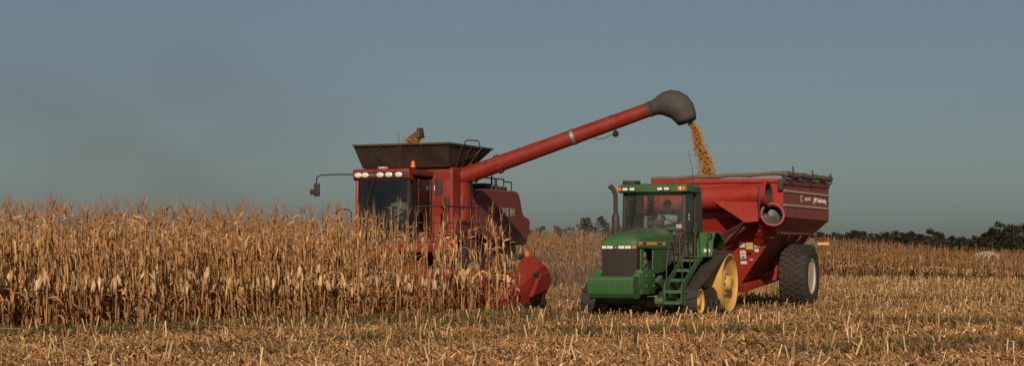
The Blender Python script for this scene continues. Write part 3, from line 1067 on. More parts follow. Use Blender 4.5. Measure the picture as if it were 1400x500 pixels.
# ------------------------------------------------------------------ grain cart
def make_cart():
    K = empty('grain_cart', CART, HEAD_RZ)
    tag(K, 'tall red grain cart with folded auger and big black tyres behind the tractor', 'grain cart')
    X0, X1, W = 2.6, -2.9, 1.88
    ZT, ZM = 3.60, 2.55
    a = [(X0,ZM),(X0,ZT)]
    t = 0.02
    # upper side walls with ribs
    for s in (-1, 1):
        b = MB()
        b.prism([(X0,ZM),(X0,ZT),(X1,ZT+0.08),(X1,ZM-0.02)], 'y', s*(W-t), s*W)
        sw = b.build('side_wall', M['red_cart_shaded'], K, 0)
        for z in (3.26, 2.87):
            b = MB()
            b.prism([(X0-.02,z-.028),(X0-.02,z+.028),(X1+.02,z+.05),(X1+.02,z-.006)], 'y', s*W, s*(W+.022))
            b.build('side_rib', M['trim_line'], sw, 0, 0.006)
        b = MB()
        b.prism([(X0+.01,ZT-.17),(X0+.01,ZT-.01),(X1-.01,ZT+.07),(X1-.01,ZT-.09)], 'y', s*W, s*(W+.03))
        b.build('top_rail', M['red_shaded_dusty'], sw, 0, 0.008)
        b = MB()                                                   # sloping strip below the wall
        b.loft([[(X0,s*W,ZM),(X1,s*W,ZM-.02),(-2.28,s*1.60,2.17),(2.35,s*1.60,2.15)], [(X0,s*(W-.03),ZM),(X1,s*(W-.03),ZM-.02),(-2.28,s*1.57,2.17),(2.35,s*1.57,2.15)]])
        b.build('side_skirt', M['red_cart_shaded'], K, 0)
        b = MB()
        b.bar((2.36,s*1.60,2.12),(-2.30,s*1.60,2.14),0.05,0.10,0.01)
        sl = b.build('side_sill', M['red_shaded_dusty'], K)
        for x in (2.25, -2.2):
            b = MB(); b.box((x, s*1.628, 2.13), (0.14, 0.012, 0.07)); b.build('reflector', M['amber'], sl, 0)
        b = MB()                                                   # lower hopper side
        b.loft([[(2.35,s*1.58,2.10),(-2.28,s*1.58,2.12),(-.9,s*.42,.68),(1.76,s*.42,.66)], [(2.35,s*1.54,2.10),(-2.28,s*1.54,2.12),(-.9,s*.38,.68),(1.76,s*.38,.66)]])
        hs = b.build('hopper_side', M['red_shaded_dusty'], K, 0)
        for x in (0.9, -0.5, -1.6):
            b = MB()
            k = 0.9
            b.bar((x, s*1.60, 2.06), (x*0.42+.15, s*.46, .70), 0.05, 0.06)
            b.build('hopper_rib', M['red_shaded_dusty'], hs, 0)
    # lettering and decals on the left side
    text_part('lettering', 'J&M Manufacturing', 0.205, M['white'], K, (-.92, W+.012, 3.03), (-1, 0, 0.01), (0, 0, 1), shear=0.12)
    b = MB(); b.box((0.52, W+.008, 3.10), (0.26, 0.01, 0.20)); pl = b.build('number_plate', M['decal_grey'], K, 0)
    text_part('lettering', '875', 0.13, M['red_cart_shaded'], pl, (0.63, W+.016, 3.055), (-1, 0, 0), (0, 0, 1))
    b = MB()
    b.prism([(0.10,3.05),(0.06,3.14),(-.56,3.16),(-.52,3.07)], 'y', W+.003, W+.013)
    b.build('white_stripe', M['white'], K, 0)
    # front and rear
    b = MB()
    b.prism([(-W,ZM),(W,ZM),(W,ZT),(-W,ZT)], 'x', X0-t, X0+.004)
    fw = b.build('front_wall', M['red_cart'], K, 0)
    b = MB()
    b.bar((X0+.03,-W,ZT-.05),(X0+.03,W,ZT-.05),0.05,0.12,0.01)
    b.build('front_rail', M['red_cart'], fw)
    b = MB()
    b.loft([[(X0,-W,ZM),(X0,W,ZM),(2.35,1.60,2.15),(2.35,-1.60,2.15)],[(X0-.03,-W,ZM),(X0-.03,W,ZM),(2.32,1.60,2.15),(2.32,-1.60,2.15)]])
    b.build('front_skirt', M['red_cart'], K, 0)
    b = MB()
    b.loft([[(2.36,-1.58,2.14),(2.36,1.58,2.14),(1.80,.42,.64),(1.80,-.42,.64)],[(2.32,-1.58,2.14),(2.32,1.58,2.14),(1.76,.42,.64),(1.76,-.42,.64)]])
    fp = b.build('hopper_front', M['red_cart'], K, 0)
    n = Vector((1.5, 0, -.56)).normalized()
    def on_front(y, z, w, h, m_, nm='sticker'):
        x = 2.36 - (2.14-z)*0.3733
        b = MB()
        b.box((x+.016*n.x+.006, y, z+.016*n.z), (0.006, w, h), Matrix.Rotation(math.atan2(.56,1.5), 3, 'Y'))
        b.build(nm, M[m_], fp, 0)
    for y, z, w, h, m_ in ((.62,1.80,.16,.16,'white'),(.83,1.76,.20,.20,'sticker_yellow'),(1.05,1.79,.16,.13,'white'),(1.02,1.64,.12,.10,'white'),
                           (.62,1.52,.16,.24,'white'),(.62,1.55,.08,.06,'sticker_black'),(.62,1.45,.08,.05,'sticker_black'),(.80,1.56,.12,.08,'sticker_black'),(.84,1.38,.11,.06,'decal_grey'),(.62,1.30,.18,.09,'white'),
                           (1.14,1.99,.18,.07,'white'),(1.40,1.99,.30,.06,'sticker_yellow')):
        on_front(y, z, w, h, m_)
    b = MB()
    b.prism([(-W,ZM-.02),(W,ZM-.02),(W,ZT+.08),(-W,ZT+.08)], 'x', X1, X1+t)
    b.build('rear_wall', M['red_cart_shaded'], K, 0)
    b = MB()
    b.loft([[(X1,-W,ZM-.02),(X1,W,ZM-.02),(-2.28,1.6,2.15),(-2.28,-1.6,2.15)],[(X1+.03,-W,ZM-.02),(X1+.03,W,ZM-.02),(-2.25,1.6,2.15),(-2.25,-1.6,2.15)]])
    b.loft([[(-2.28,-1.58,2.12),(-2.28,1.58,2.12),(-.9,.42,.68),(-.9,-.42,.68)],[(-2.24,-1.58,2.12),(-2.24,1.58,2.12),(-.86,.42,.68),(-.86,-.42,.68)]])
    b.build('hopper_rear', M['red_cart'], K, 0)
    b = MB()
    b.box((0.44, 0, 0.66), (2.66, 0.80, 0.05))
    b.build('hopper_floor', M['red_shaded_dusty'], K, 0)
    # rolled tarp on the left top edge and along the front, with hooks
    b = MB()
    path = [(X0+.05-(X0-X1+.1)*k/12, W+.02+.012*math.sin(k*2.1), ZT+.10+.08*k/12+.012*math.sin(k*1.7)) for k in range(13)]
    b.tube(path, [.095+.012*math.sin(k*2.7) for k in range(13)], 10)
    tp = b.build('rolled_tarp', M['tarp'], K, 60)
    b = MB()
    path = [(X0+.02, -W-.02+(2*W+.04)*k/12, ZT+.03+.10*k/12+.012*math.sin(k*1.9)) for k in range(13)]
    b.tube(path, [.055+.008*math.sin(k*2.3) for k in range(13)], 10)
    b.build('front_tarp_edge', M['tarp'], K, 60)
    for x in (2.05, -.25, -2.6):
        b = MB()
        b.tube([(x,W+.05,ZT-.05),(x,W+.16,ZT+.05),(x,W+.12,ZT+.34)], 0.022, 8)
        b.build('tarp_stop', M['black'], K)
    b = MB()
    for s_ in (0,):
        b.lathe([(0.05,-.12),(0.05,.12)], (X0+.05, W+.03, ZT-.02), (0,0,1), 10)
        b.box((X0+.05, W-.06, ZT-.18), (0.10, 0.14, 0.30), ch=0.01)
    b.build('tarp_bracket', M['black'], K)
    # grain inside
    b = MB()
    secs = []
    for k in range(9):
        x = X0-.05-(X0-X1-.1)*k/8
        secs.append([(x, -W+.03+(2*W-.06)*j/8, 3.0+.42*math.sin(math.pi*j/8)*math.sin(math.pi*(k+.6)/9.2)) for j in range(9)])
    b.loft(secs, cap=False, closed=False)
    b.build('grain_heap', mat('grain_heap', (0.62,0.29,0.05), .7, var=.3, scale=40, bump=.6), K, 60)
    # folding auger: lower tube rises across the front to its mouth, upper tube lies folded across
    def mouth(o, ax, r):
        m = MB()
        m.lathe([(r*.985,-.9),(r*1.0,-.02),(r*1.13,-.02),(r*1.13,.035),(r*.96,.035),(r*.955,-.85)], o, ax, 26, closed=True)
        return m
    def flighting(o, ax, r, turns=1.5, L=.7):
        o, ax = Vector(o), Vector(ax).normalized()
        s = ax.cross(Vector((0,0,1))).normalized(); w = ax.cross(s)
        m = MB()
        N = 30
        secs = []
        for k in range(N+1):
            q = 2*math.pi*turns*k/N
            d = s*math.cos(q)+w*math.sin(q)
            c = o - ax*(L*k/N)
            secs.append([c+d*.05, c+d*r*.86, c+d*r*.86-ax*.012, c+d*.05-ax*.012])
        m.loft(secs)
        m.tube([o-ax*.04, o-ax*(L+.1)], .035, 10)
        return m
    # upper folded tube across the front
    uo, ua = Vector((3.02, 1.55, 3.16)), Vector((.06, 1, .06)).normalized()
    ue = uo - ua*3.55
    b = MB()
    b.lathe([(.315,-3.45),(.315,-.9)], uo, ua, 26)
    b.lathe([(.34,-3.60),(.34,-3.40)], uo, ua, 26)
    ut = b.build('upper_auger_tube', M['red_cart'], K, 35)
    mouth(uo, ua, .315).build('auger_mouth', M['red_cart'], ut, 35)
    flighting(uo-ua*.08, ua, .28, .8, .16).build('auger_flighting', M['bright_steel'], ut, 40)
    b = MB()                                                       # gusset plate hanging under the upper tube
    g_ = [(.05,2.98),(1.36,3.05),(1.34,2.42),(.98,2.38)]
    b.prism(g_, 'x', 3.20, 3.24)
    b.prism(g_, 'x', 2.86, 2.90)
    b.prism([(.96,2.37),(1.35,2.41),(1.35,2.45),(.96,2.41)], 'x', 2.90, 3.20)
    b.build('auger_bracket', M['red_cart'], K, 0, 0.01)
    b = MB()
    b.tube([(3.30,1.38,3.36),(3.37,1.38,3.15),(3.34,1.40,2.85),(3.28,1.40,2.5)], 0.03, 8)
    b.tube([(3.20,.95,2.42),(3.22,.55,2.10),(3.05,.2,1.75)], .03, 8)
    b.build('hydraulic_hose', M['black'], ut)
    # lower tube
    lo, la = Vector((3.02, 1.68, 2.60)), Vector((.80, .42, .30)).normalized()
    b = MB()
    b.tube([(2.2,1.10,1.95),(2.45,1.30,2.25),(2.70,1.48,2.42)], [.22,.26,.29], 20)
    lt = b.build('lower_auger_tube', M['red_cart'], K, 35)
    b = MB()
    b.loft([[Vector((2.40,1.30,2.20))+Vector(p) for p in ((-.1,-.30,0),(.15,-.28,-.18),(.25,.2,-.2),(.1,.45,.05),(-.2,.35,.3),(-.3,-.1,.3))],
            [Vector((2.60,1.47,2.45))+Vector(p) for p in ((.0,-.42,-.1),(.18,-.25,-.3),(.2,.2,-.25),(.02,.40,.0),(-.18,.25,.28),(-.15,-.25,.28))]])
    b.build('hinge_housing', M['red_cart'], lt, 20, 0.02)
    m = MB()
    m.lathe([(.295,-.30),(.31,-.02),(.335,-.02),(.335,.03),(.29,.03),(.287,-.25)], lo, la, 26, closed=True)
    m.build('auger_mouth', M['red_cart'], lt, 35)
    flighting(lo-la*.08, la, .27, .8, .16).build('auger_flighting', M['bright_steel'], lt, 40)
    for c_, a_, r_, p_ in ((lo, la, .285, lt), (uo, ua, .30, ut)):
        b = MB(); b.lathe([(.01,-.30),(r_*.99,-.30),(r_*.985,.028),(r_*.93,.028),(r_*.93,-.27),(.01,-.27)], c_, a_, 26); b.build('auger_bore', M['black'], p_, 35)  # black lining and disc paint in the darkness deep inside the tubes
    # hydraulic cylinder across the front
    b = MB()
    b.tube([(2.62,-.35,1.75),(3.0,.95,2.42)], .055, 12)
    c = b.build('hydraulic_cylinder', M['black'], K)
    b = MB()
    b.tube([(3.0,.95,2.42),(3.05,1.15,2.52)], .03, 10)
    b.build('cylinder_rod', M['bright_steel'], c)
    b = MB()
    b.tube([(2.55,-.25,1.55),(2.85,.55,2.05),(2.98,.95,2.32)], .07, 12)
    b.build('lift_arm', M['red_shaded_dusty'], K)
    b = MB(); b.box((2.63,-.80,2.62), (0.012,.34,.34)); b.build('sticker', M['white'], fw, 0)
    # windows in the front wall hidden behind the auger
    b = MB(); b.box((2.612,-1.45,2.78), (0.012,.55,.30)); b.build('sight_window', M['black'], fw, 0)
    # frame, axle, tongue
    b = MB()
    b.box((0, 0, .92), (.28, 3.0, .28), ch=.02)
    ax = b.build('axle', M['red_cart'], K)
    for s in (-1, 1):
        b = MB()
        b.bar((1.9, s*.55, .58), (-1.8, s*.75, .92), .16, .22, .015)
        b.bar((.1, s*1.05, .95), (.1, s*.9, 1.9), .14, .14, .01)
        b.bar((.55, s*1.35, .62), (-.3, s*1.25, .95), .16, .30, .02)
        b.build('frame_beam', M['red_cart'], K)
        b = MB()
        b.bar((1.9, s*.55, .58), (4.6, s*.12, .56), .14, .20, .015)
        b.build('tongue_beam', M['red_cart'], K)
        big_wheel(K, (0, s*1.68, .90), .90, .80, .50, M['rim'], s)
    b = MB()
    b.bar((4.4,0,.57),(5.42,0,.57),.16,.10,.01)
    b.build('hitch', M['red_shaded_dusty'], K)
    b = MB()
    b.tube([(3.9,.5,.05),(3.9,.5,.75)], .05, 10)
    b.build('parking_jack', M['red_shaded_dusty'], K)
    b = MB()
    b.tube([(3.0,-.3,1.7),(3.4,-.2,1.2),(4.2,.1,1.05),(5.2,.12,1.1)], .03, 8)
    b.tube([(3.0,.1,1.7),(3.5,.15,1.3),(4.2,.0,1.15),(5.2,-.1,1.12)], .025, 8)
    b.build('hydraulic_hose', M['black'], K)
    # rear lights on a bracket
    for s in (-1, 1):
        b = MB()
        b.bar((-2.2, s*1.5, 2.05), (-2.55, s*1.75, 1.98), .05, .05)
        br = b.build('light_bracket', M['red_shaded_dusty'], K, 0)
        b = MB(); b.lathe([(.02,0),(.055,.02),(.06,.04),(.04,.06),(.01,.065)], (-2.58,s*1.82,2.02), (1,0,0), 16); b.build('tail_light', M['redlens'], br)
        b = MB(); b.box((-2.55,s*1.80,1.84), (.03,.34,.08)); b.build('reflector', M['sticker_yellow'], br, 0)
    return K
CARTO = make_cart()

# ------------------------------------------------------------------ combine
def make_combine():
    C = empty('combine_harvester', COMB, HEAD_RZ)
    tag(C, 'red combine harvester with dark flared grain tank and raised unloading auger', 'combine')
    # lower chassis
    b = MB()
    b.box((-3.6, 0, 1.55), (6.0, 2.2, 1.2), ch=.05)
    b.box((-2.0, 0, 1.0), (0.5, 3.0, .45), ch=.04)
    b.build('chassis', M['red_shaded_dusty'], C)
    # cab
    b = MB()
    b.box((-.75, 0, 1.92), (1.55, 1.62, .22), ch=.03)
    b.box((-1.45, 0, 2.8), (.08, 1.6, 1.8))
    b.build('cab_shell', M['interior'], C)
    b = MB()
    b.box((-.70, 0, 3.83), (1.62, 1.76, .18), ch=.05)
    b.prism([(.02,3.60),(.10,3.66),(.10,3.90),(-.15,3.93),(-.15,3.60)], 'y', -.89, .89)
    rf = b.build('cab_roof', M['red'], C, 35)
    b = MB()
    b.box((.105, 0, 3.75), (.02, 1.66, .17), ch=.008)
    lb = b.build('light_panel', M['black'], rf)
    for y in (-.72, -.50, -.02, .25, .56):
        b = MB()
        b.lathe([(.01,.0),(.105,.0),(.115,.012),(.09,.03),(.01,.036)], (.112, y, 3.75), (1,0,0), 20)
        o = b.build('work_light', M['lamp'], lb, 50)
        if True:
            me = o.data
            for v in me.vertices: v.co.z = 3.75 + (v.co.z-3.75)*.62
    b = MB(); b.box((.114,-.26,3.75), (.008,.22,.04)); b.build('badge', M['steel'], lb, 0)
    for s in (-1, 1):
        for x, w_ in ((-.03,.08), (-.62,.05), (-1.38,.08)):
            b = MB()
            b.bar((x+ (0.08 if x > -.1 else 0), s*.80, 1.95), (x, s*.82, 3.66), w_, w_, .012)
            b.build('cab_pillar', M['red'] if (x > -.1 and s < 0) else M['black'], C)
        b = MB()
        b.prism([(.0,2.02),(-.06,3.64),(-1.36,3.64),(-1.36,2.02)], 'y', s*.815, s*.823)
        b.build('side_window', M['glass_dark'], C, 0)
    b = MB()
    secs = []
    for t in np.linspace(-1, 1, 9):
        bul = .10*(1-t*t)
        secs.append([(.05+bul, t*.78, 1.98), (-.03+bul, t*.78, 3.63), (-.04+bul, t*.78, 3.63), (.04+bul, t*.78, 1.98)])
    b.loft(secs)
    b.build('windshield', M['glass_dark'], C, 50)
    b = MB(); b.tube([(.08,-.25,3.6),(.12,-.45,2.9)], .012, 6); b.build('wiper', M['black'], C)
    # seat, column inside
    b = MB()
    b.box((-.95,.05,2.35), (.5,.5,.14), ch=.05); b.box((-1.18,.05,2.78), (.14,.5,.75), ch=.05); b.box((-.95,.05,2.15), (.3,.3,.3))
    b.build('seat', M['seat'], C)
    b = MB()
    b.bar((-.25,.05,2.0),(-.38,.05,2.72), .10, .12, .02)
    sc_ = b.build('steering_column', M['interior'], C)
    wc = Vector((-.42,.05,2.80)); ax = Vector((-.5,0,.86)).normalized(); e1 = Vector((0,1,0)); e2 = ax.cross(e1)
    b = MB()
    b.tube([wc+(e1*math.cos(t)+e2*math.sin(t))*.19 for t in [2*math.pi*k/24 for k in range(25)]], .015, 8)
    b.bar(wc-e1*.19, wc+e1*.19, .02)
    b.build('steering_wheel', M['black'], sc_)
    # body column beside/behind the cab, grain tank walls
    b = MB()
    b.prism([(-1.50,1.75),(-1.50,3.92),(-1.58,4.02),(-2.95,4.02),(-3.0,1.75)], 'y', -1.47, 1.47)
    gt = b.build('grain_tank', M['red'], C, 0, .05)
    b = MB(); b.box((-1.49,1.16,3.15), (.02,.50,1.0), ch=.008); b.build('access_panel', M['red'], gt)
    b = MB(); b.box((-1.475,.95,3.42), (.006,.10,.14)); b.build('sticker', M['white'], gt, 0)
    b = MB(); b.box((-1.47,1.30,2.95), (.08,.14,.40), ch=.02); b.build('air_intake', M['black'], gt)
    # flared tank extension (open top, sheet steel), one panel per side
    lo = {'fl': (-1.42,1.38,4.02), 'fr': (-1.42,-1.38,4.02), 'rl': (-3.0,1.38,4.02), 'rr': (-3.0,-1.38,4.02)}
    hi = {'fl': (-.90,1.62,4.66), 'fr': (-.90,-1.42,4.66), 'rl': (-3.5,1.85,4.62), 'rr': (-3.5,-1.85,4.62)}
    cen = Vector((-2.2, 0, 4.3))
    ext = None
    for p, q in (('fl','fr'),('fr','rr'),('rr','rl'),('rl','fl')):
        b = MB()
        P = [Vector(lo[p]), Vector(lo[q]), Vector(hi[q]), Vector(hi[p])]
        nrm = (P[1]-P[0]).cross(P[3]-P[0]).normalized()
        if nrm.dot(P[0]-cen) < 0: nrm = -nrm
        b.loft([P, [v - nrm*.02 for v in P]])
        b.bar(P[3]+nrm*.0, P[2]+nrm*.0, .05, .05)
        pn = b.build('tank_extension_panel', M['tank'], C, 0)
        for k in (.28, .5, .72):
            b = MB()
            b.bar(P[0].lerp(P[1], k)+nrm*.02, P[3].lerp(P[2], k)+nrm*.02, .05, .035)
            b.build('panel_rib', M['tank'], pn, 0)
    b = MB()
    secs = []
    for r, z in ((1.0,4.30),(.7,4.42),(.35,4.52),(.05,4.58)):
        secs.append([Vector((-2.2+math.cos(t)*1.0*r, math.sin(t)*1.4*r, z)) for t in [2*math.pi*k/18 for k in range(18)]])
    b.loft(secs)
    gh = b.build('grain_heap', bpy.data.materials['grain_heap'], C, 60)
    # bubble-up auger head with a clump of grain
    b = MB()
    b.tube([(-1.85,-.10,4.2),(-1.85,-.02,4.75),(-1.85,.02,4.82)], .11, 12)
    b.box((-1.85,.12,4.90), (.36,.42,.20), Matrix.Rotation(R(32), 3, 'X'), .02)
    b.box((-1.85,.28,5.05), (.30,.08,.26), Matrix.Rotation(R(10), 3, 'X'), .01)
    b.build('fill_auger_head', M['tank'], C)
    # rails on the tank
    b = MB()
    b.tube([(-3.35,1.00,4.6),(-3.35,1.02,4.86),(-3.35,1.08,4.9),(-3.35,1.42,4.88),(-3.35,1.48,4.83),(-3.35,1.50,4.6)], .022, 8)
    b.build('grab_rail', M['black'], C)
    b = MB(); b.lathe([(.075,0),(.075,.03),(.06,.05),(.055,.15),(.03,.18),(.01,.185)], (-.35,.78,3.97), (0,0,1), 16); bc = b.build('beacon', M['amber'], C, 50)
    b = MB(); b.lathe([(.05,-.06),(.08,0)], (-.35,.78,3.97), (0,0,1), 12); b.build('beacon_base', M['black'], bc)
    b = MB(); b.lathe([(.14,0),(.16,.03),(.13,.07),(.02,.08)], (-.5,-.25,3.93), (0,0,1), 20); b.build('gps_receiver', M['rim'], C, 50)
    b = MB(); b.tube([(-.1,.45,3.9),(-.1,.46,4.9)], .007, 6); b.build('antenna', M['black'], C)
    # mirrors
    b = MB()
    b.tube([(-.05,-.86,3.78),(.25,-1.3,3.78),(.45,-1.72,3.76),(.48,-1.84,3.70),(.48,-1.86,3.52)], .02, 8)
    mr = b.build('mirror_arm', M['black'], C)
    b = MB(); b.box((.48,-1.84,3.34), (.08,.17,.36), ch=.03); b.build('mirror', M['black'], mr)
    b = MB(); b.box((.50,-1.98,3.28), (.08,.12,.15), ch=.03); b.build('round_mirror', M['black'], mr)
    b = MB()
    b.tube([(-.05,.88,3.78),(.05,1.2,3.80),(.10,1.62,3.80),(.10,1.76,3.74),(.10,1.78,3.58)], .02, 8)
    mr = b.build('mirror_arm', M['black'], C)
    b = MB(); b.box((.10,1.79,3.36), (.08,.21,.42), ch=.03); b.build('mirror', M['black'], mr)
    # platform and handrails on the left side
    b = MB()
    b.box((-1.2, 1.40, 1.90), (2.2, 1.1, .06))
    b.build('platform', M['red_shaded_dusty'], C, 0)
    b = MB()
    b.tube([(-.05,.98,1.9),(-.05,.98,2.78),(-.05,1.04,2.86),(-.05,1.92,2.86),(-.05,1.98,2.80),(-.05,1.98,1.9)], .022, 8)
    b.tube([(-.05,1.0,2.4),(-.05,1.97,2.4)], .018, 8)
    b.tube([(-.05,1.95,2.86),(-2.3,1.95,2.86),(-2.3,1.95,1.95)], .022, 8)
    for x in (-.8,-1.5):
        b.tube([(x,1.95,1.92),(x,1.95,2.86)], .018, 8)
    b.tube([(-.05,1.96,2.4),(-2.3,1.96,2.4)], .016, 8)
    b.build('guard_rail', M['black'], C)
    b = MB()
    b.tube([(-.1,-1.05,1.95),(-.1,-1.05,2.72),(-.1,-1.15,2.80),(-.1,-1.45,2.80),(-.1,-1.52,2.74),(-.1,-1.52,1.95)], .022, 8)
    b.build('guard_rail', M['black'], C)
    # red front cross beam with lights below the cab
    b = MB()
    b.box((-.05, .55, 1.72), (.16, 3.4, .26), ch=.03)
    b.build('front_beam', M['red'], C)
    b = MB(); b.box((-.30,2.0,1.86), (.06,.22,.10), ch=.01); b.build('marker_light', M['amber'], C)
    # rear body (left side panel with rounded top)
    b = MB()
    out = [(-2.95,2.0),(-2.95,3.02),(-3.15,3.26),(-3.6,3.42),(-4.2,3.48),(-6.35,3.48),(-6.55,3.42),(-6.70,3.2),(-6.85,2.85),(-7.0,2.72),(-7.35,2.66),(-7.5,2.55),(-7.42,2.2),(-7.15,1.80),(-6.2,1.92),(-4.0,1.95)]
    b.prism(out, 'y', -1.42, 1.42)
    rb = b.build('rear_body', M['red_shaded_dusty'], C, 0, .06)
    text_part('lettering', 'CASE IH', .34, M['decal_grey'], rb, (-4.95, 1.426, 2.70), (-1,0,0), (0,0,1))
    b = MB(); b.prism([(-3.3,2.62),(-3.3,2.86),(-5.0,2.86),(-5.15,2.62)], 'y', 1.40, 1.428); b.build('dark_stripe', M['black'], rb, 0)
    b = MB()
    b.prism([(-3.25,2.08),(-3.25,2.98),(-4.0,3.2),(-4.7,3.2),(-4.7,2.08)], 'y', 1.41, 1.436)
    b.build('service_door', M['red_shaded_dusty'], rb, 0, .01)
    b = MB()
    b.tube([(-4.9,1.2,3.46),(-4.9,1.2,4.15)], .03, 8)
    b.tube([(-3.2,1.3,3.82),(-5.6,1.3,3.82),(-5.6,1.3,3.46)], .022, 8)
    b.tube([(-5.6,1.3,3.75),(-6.2,1.3,3.75),(-6.2,1.3,3.46)], .022, 8)
    b.build('deck_rail', M['black'], C)
    b = MB()
    b.lathe([(.10,3.46),(.12,3.6),(.05,3.68),(.04,3.85)], (-5.9,.9,0), (0,0,1), 12)
    b.box((-6.2,.9,3.55), (.5,.3,.14), ch=.02)
    b.box((-5.2,.6,3.58), (.5,.8,.22), ch=.04)
    b.build('engine_deck_fittings', M['black'], C)
    # straw spreader at the rear
    b = MB(); b.box((-7.1,0,1.62), (.7,1.9,.5), ch=.08); b.build('chopper', M['black'], C)
    # wheels
    for s in (-1, 1):
        big_wheel(C, (-1.5, s*1.75, .92), .92, .78, .50, M['rim'], s)
        big_wheel(C, (-5.6, s*1.35, .62), .62, .45, .34, M['rim'], s)
    b = MB(); b.lathe([(.12,-1.3),(.12,1.3)], (-5.6,0,.62), (0,1,0), 12); b.box((-5.6,0,.9), (.4,.9,.5)); b.build('rear_axle', M['black'], C)
    # unloading auger
    piv = Vector((-2.30,1.48,3.78))
    dh = Vector((-math.sin(R(8)), math.cos(R(8)), 0))
    L = 5.55
    end = piv + dh*L + Vector((0,0,1.86))
    ad = (end-piv).normalized()
    b = MB()
    b.tube([piv - dh*.35 - Vector((0,0,.25)), piv - dh*.1, piv + ad*.4, piv + ad*(L*.5), end], [.25,.25,.245,.225,.205], 24)
    au = b.build('unloading_auger', M['red'], C, 40)
    b = MB()
    b.tube([piv - Vector((.05,.15,1.3)), piv - Vector((.05,.15,.6)), piv - Vector((0,.12,.15))], [.30,.30,.27], 18)
    b.box(piv - Vector((0,.1,.75)), (.5,.35,.4), ch=.04)
    b.build('auger_elbow', M['red'], C)
    def ring(k, w_, r, m_, nm):
        b = MB()
        c = piv + ad*k
        b.lathe([(r*.8,-w_/2),(r,-w_/2),(r,w_/2),(r*.8,w_/2)], c, ad, 24)
        return b.build(nm, M[m_], au, 30)
    ring(.28,.05,.30,'red','flange'); ring(1.05,.04,.285,'red','flange'); ring(1.12,.04,.285,'red','flange')
    ring(3.42,.10,.236,'steel','clamp_band'); ring(4.62,.035,.225,'red','flange'); ring(5.75,.08,.222,'hood_rubber','clamp_band')
    for k in range(12):
        b = MB()
        a = 2*math.pi*k/12
        s_ = ad.cross(Vector((0,0,1))).normalized(); w_ = ad.cross(s_)
        b.lathe([(.018,0),(.018,.14)], piv+ad*1.015+(s_*math.cos(a)+w_*math.sin(a))*.262, ad, 6)
        b.build('bolt', M['steel'], au, 0)
    b = MB()
    c = piv + ad*4.75 - Vector((0,0,.36)) + Vector((.1,0,0))
    b.tube([piv+ad*4.70-Vector((0,0,.2)), c], .02, 6)
    b.lathe([(.03,-.08),(.085,-.05),(.09,.04),(.02,.06)], c, (.8,.3,-.5), 12)
    wl = b.build('auger_light', M['black'], au)
    b = MB(); b.tube([piv+ad*4.05-Vector((0,0,.24)), piv+ad*4.3-Vector((0,0,.36)), piv+ad*4.6-Vector((0,0,.34)), c], .010, 6); b.build('cable', M['black'], wl)
    # rubber spout hood
    b = MB()
    p0 = end
    dn = Vector((0,0,-1))
    path = [p0 - ad*.12, p0 + ad*.06, p0 + ad*.20, p0 + ad*.36 + dn*.02, p0 + ad*.50 + dn*.05, p0 + ad*.64 + dn*.12, p0 + ad*.76 + dn*.22, p0 + ad*.86 + dn*.36, p0 + ad*.93 + dn*.50, p0 + ad*.98 + dn*.62, p0 + ad*1.02 + dn*.74]
    b.tube(path, [.215,.225,.28,.355,.39,.40,.395,.375,.345,.31,.27], 28, cap=False)
    hd = b.build('spout_hood', M['hood_rubber'], C, 60)
    sm = hd.modifiers.new('solid', 'SOLIDIFY'); sm.thickness = .02
    # feeder house
    b = MB()
    b.loft([[(.9,-.7,.35),(.9,.7,.35),(.9,.7,1.15),(.9,-.7,1.15)],[(-1.2,-.7,1.2),(-1.2,.7,1.2),(-1.2,.7,2.0),(-1.2,-.7,2.0)]])
    b.build('feeder_house', M['red'], C, 0, .02)
    return C, end, ad
COMBO, SPOUT, AUGD = make_combine()
make_person('person', seated((0.55, 0, 0.42)), {'shirt': M['shirt_pale'], 'legs': M['jeans'], 'skin': M['skin'], 'boots': M['boots'], 'hair': M['hair']},
            to_world(COMB, (-.97, .05, 2.40)), HEAD_RZ, 'person in pale shirt sitting behind the combine windscreen')

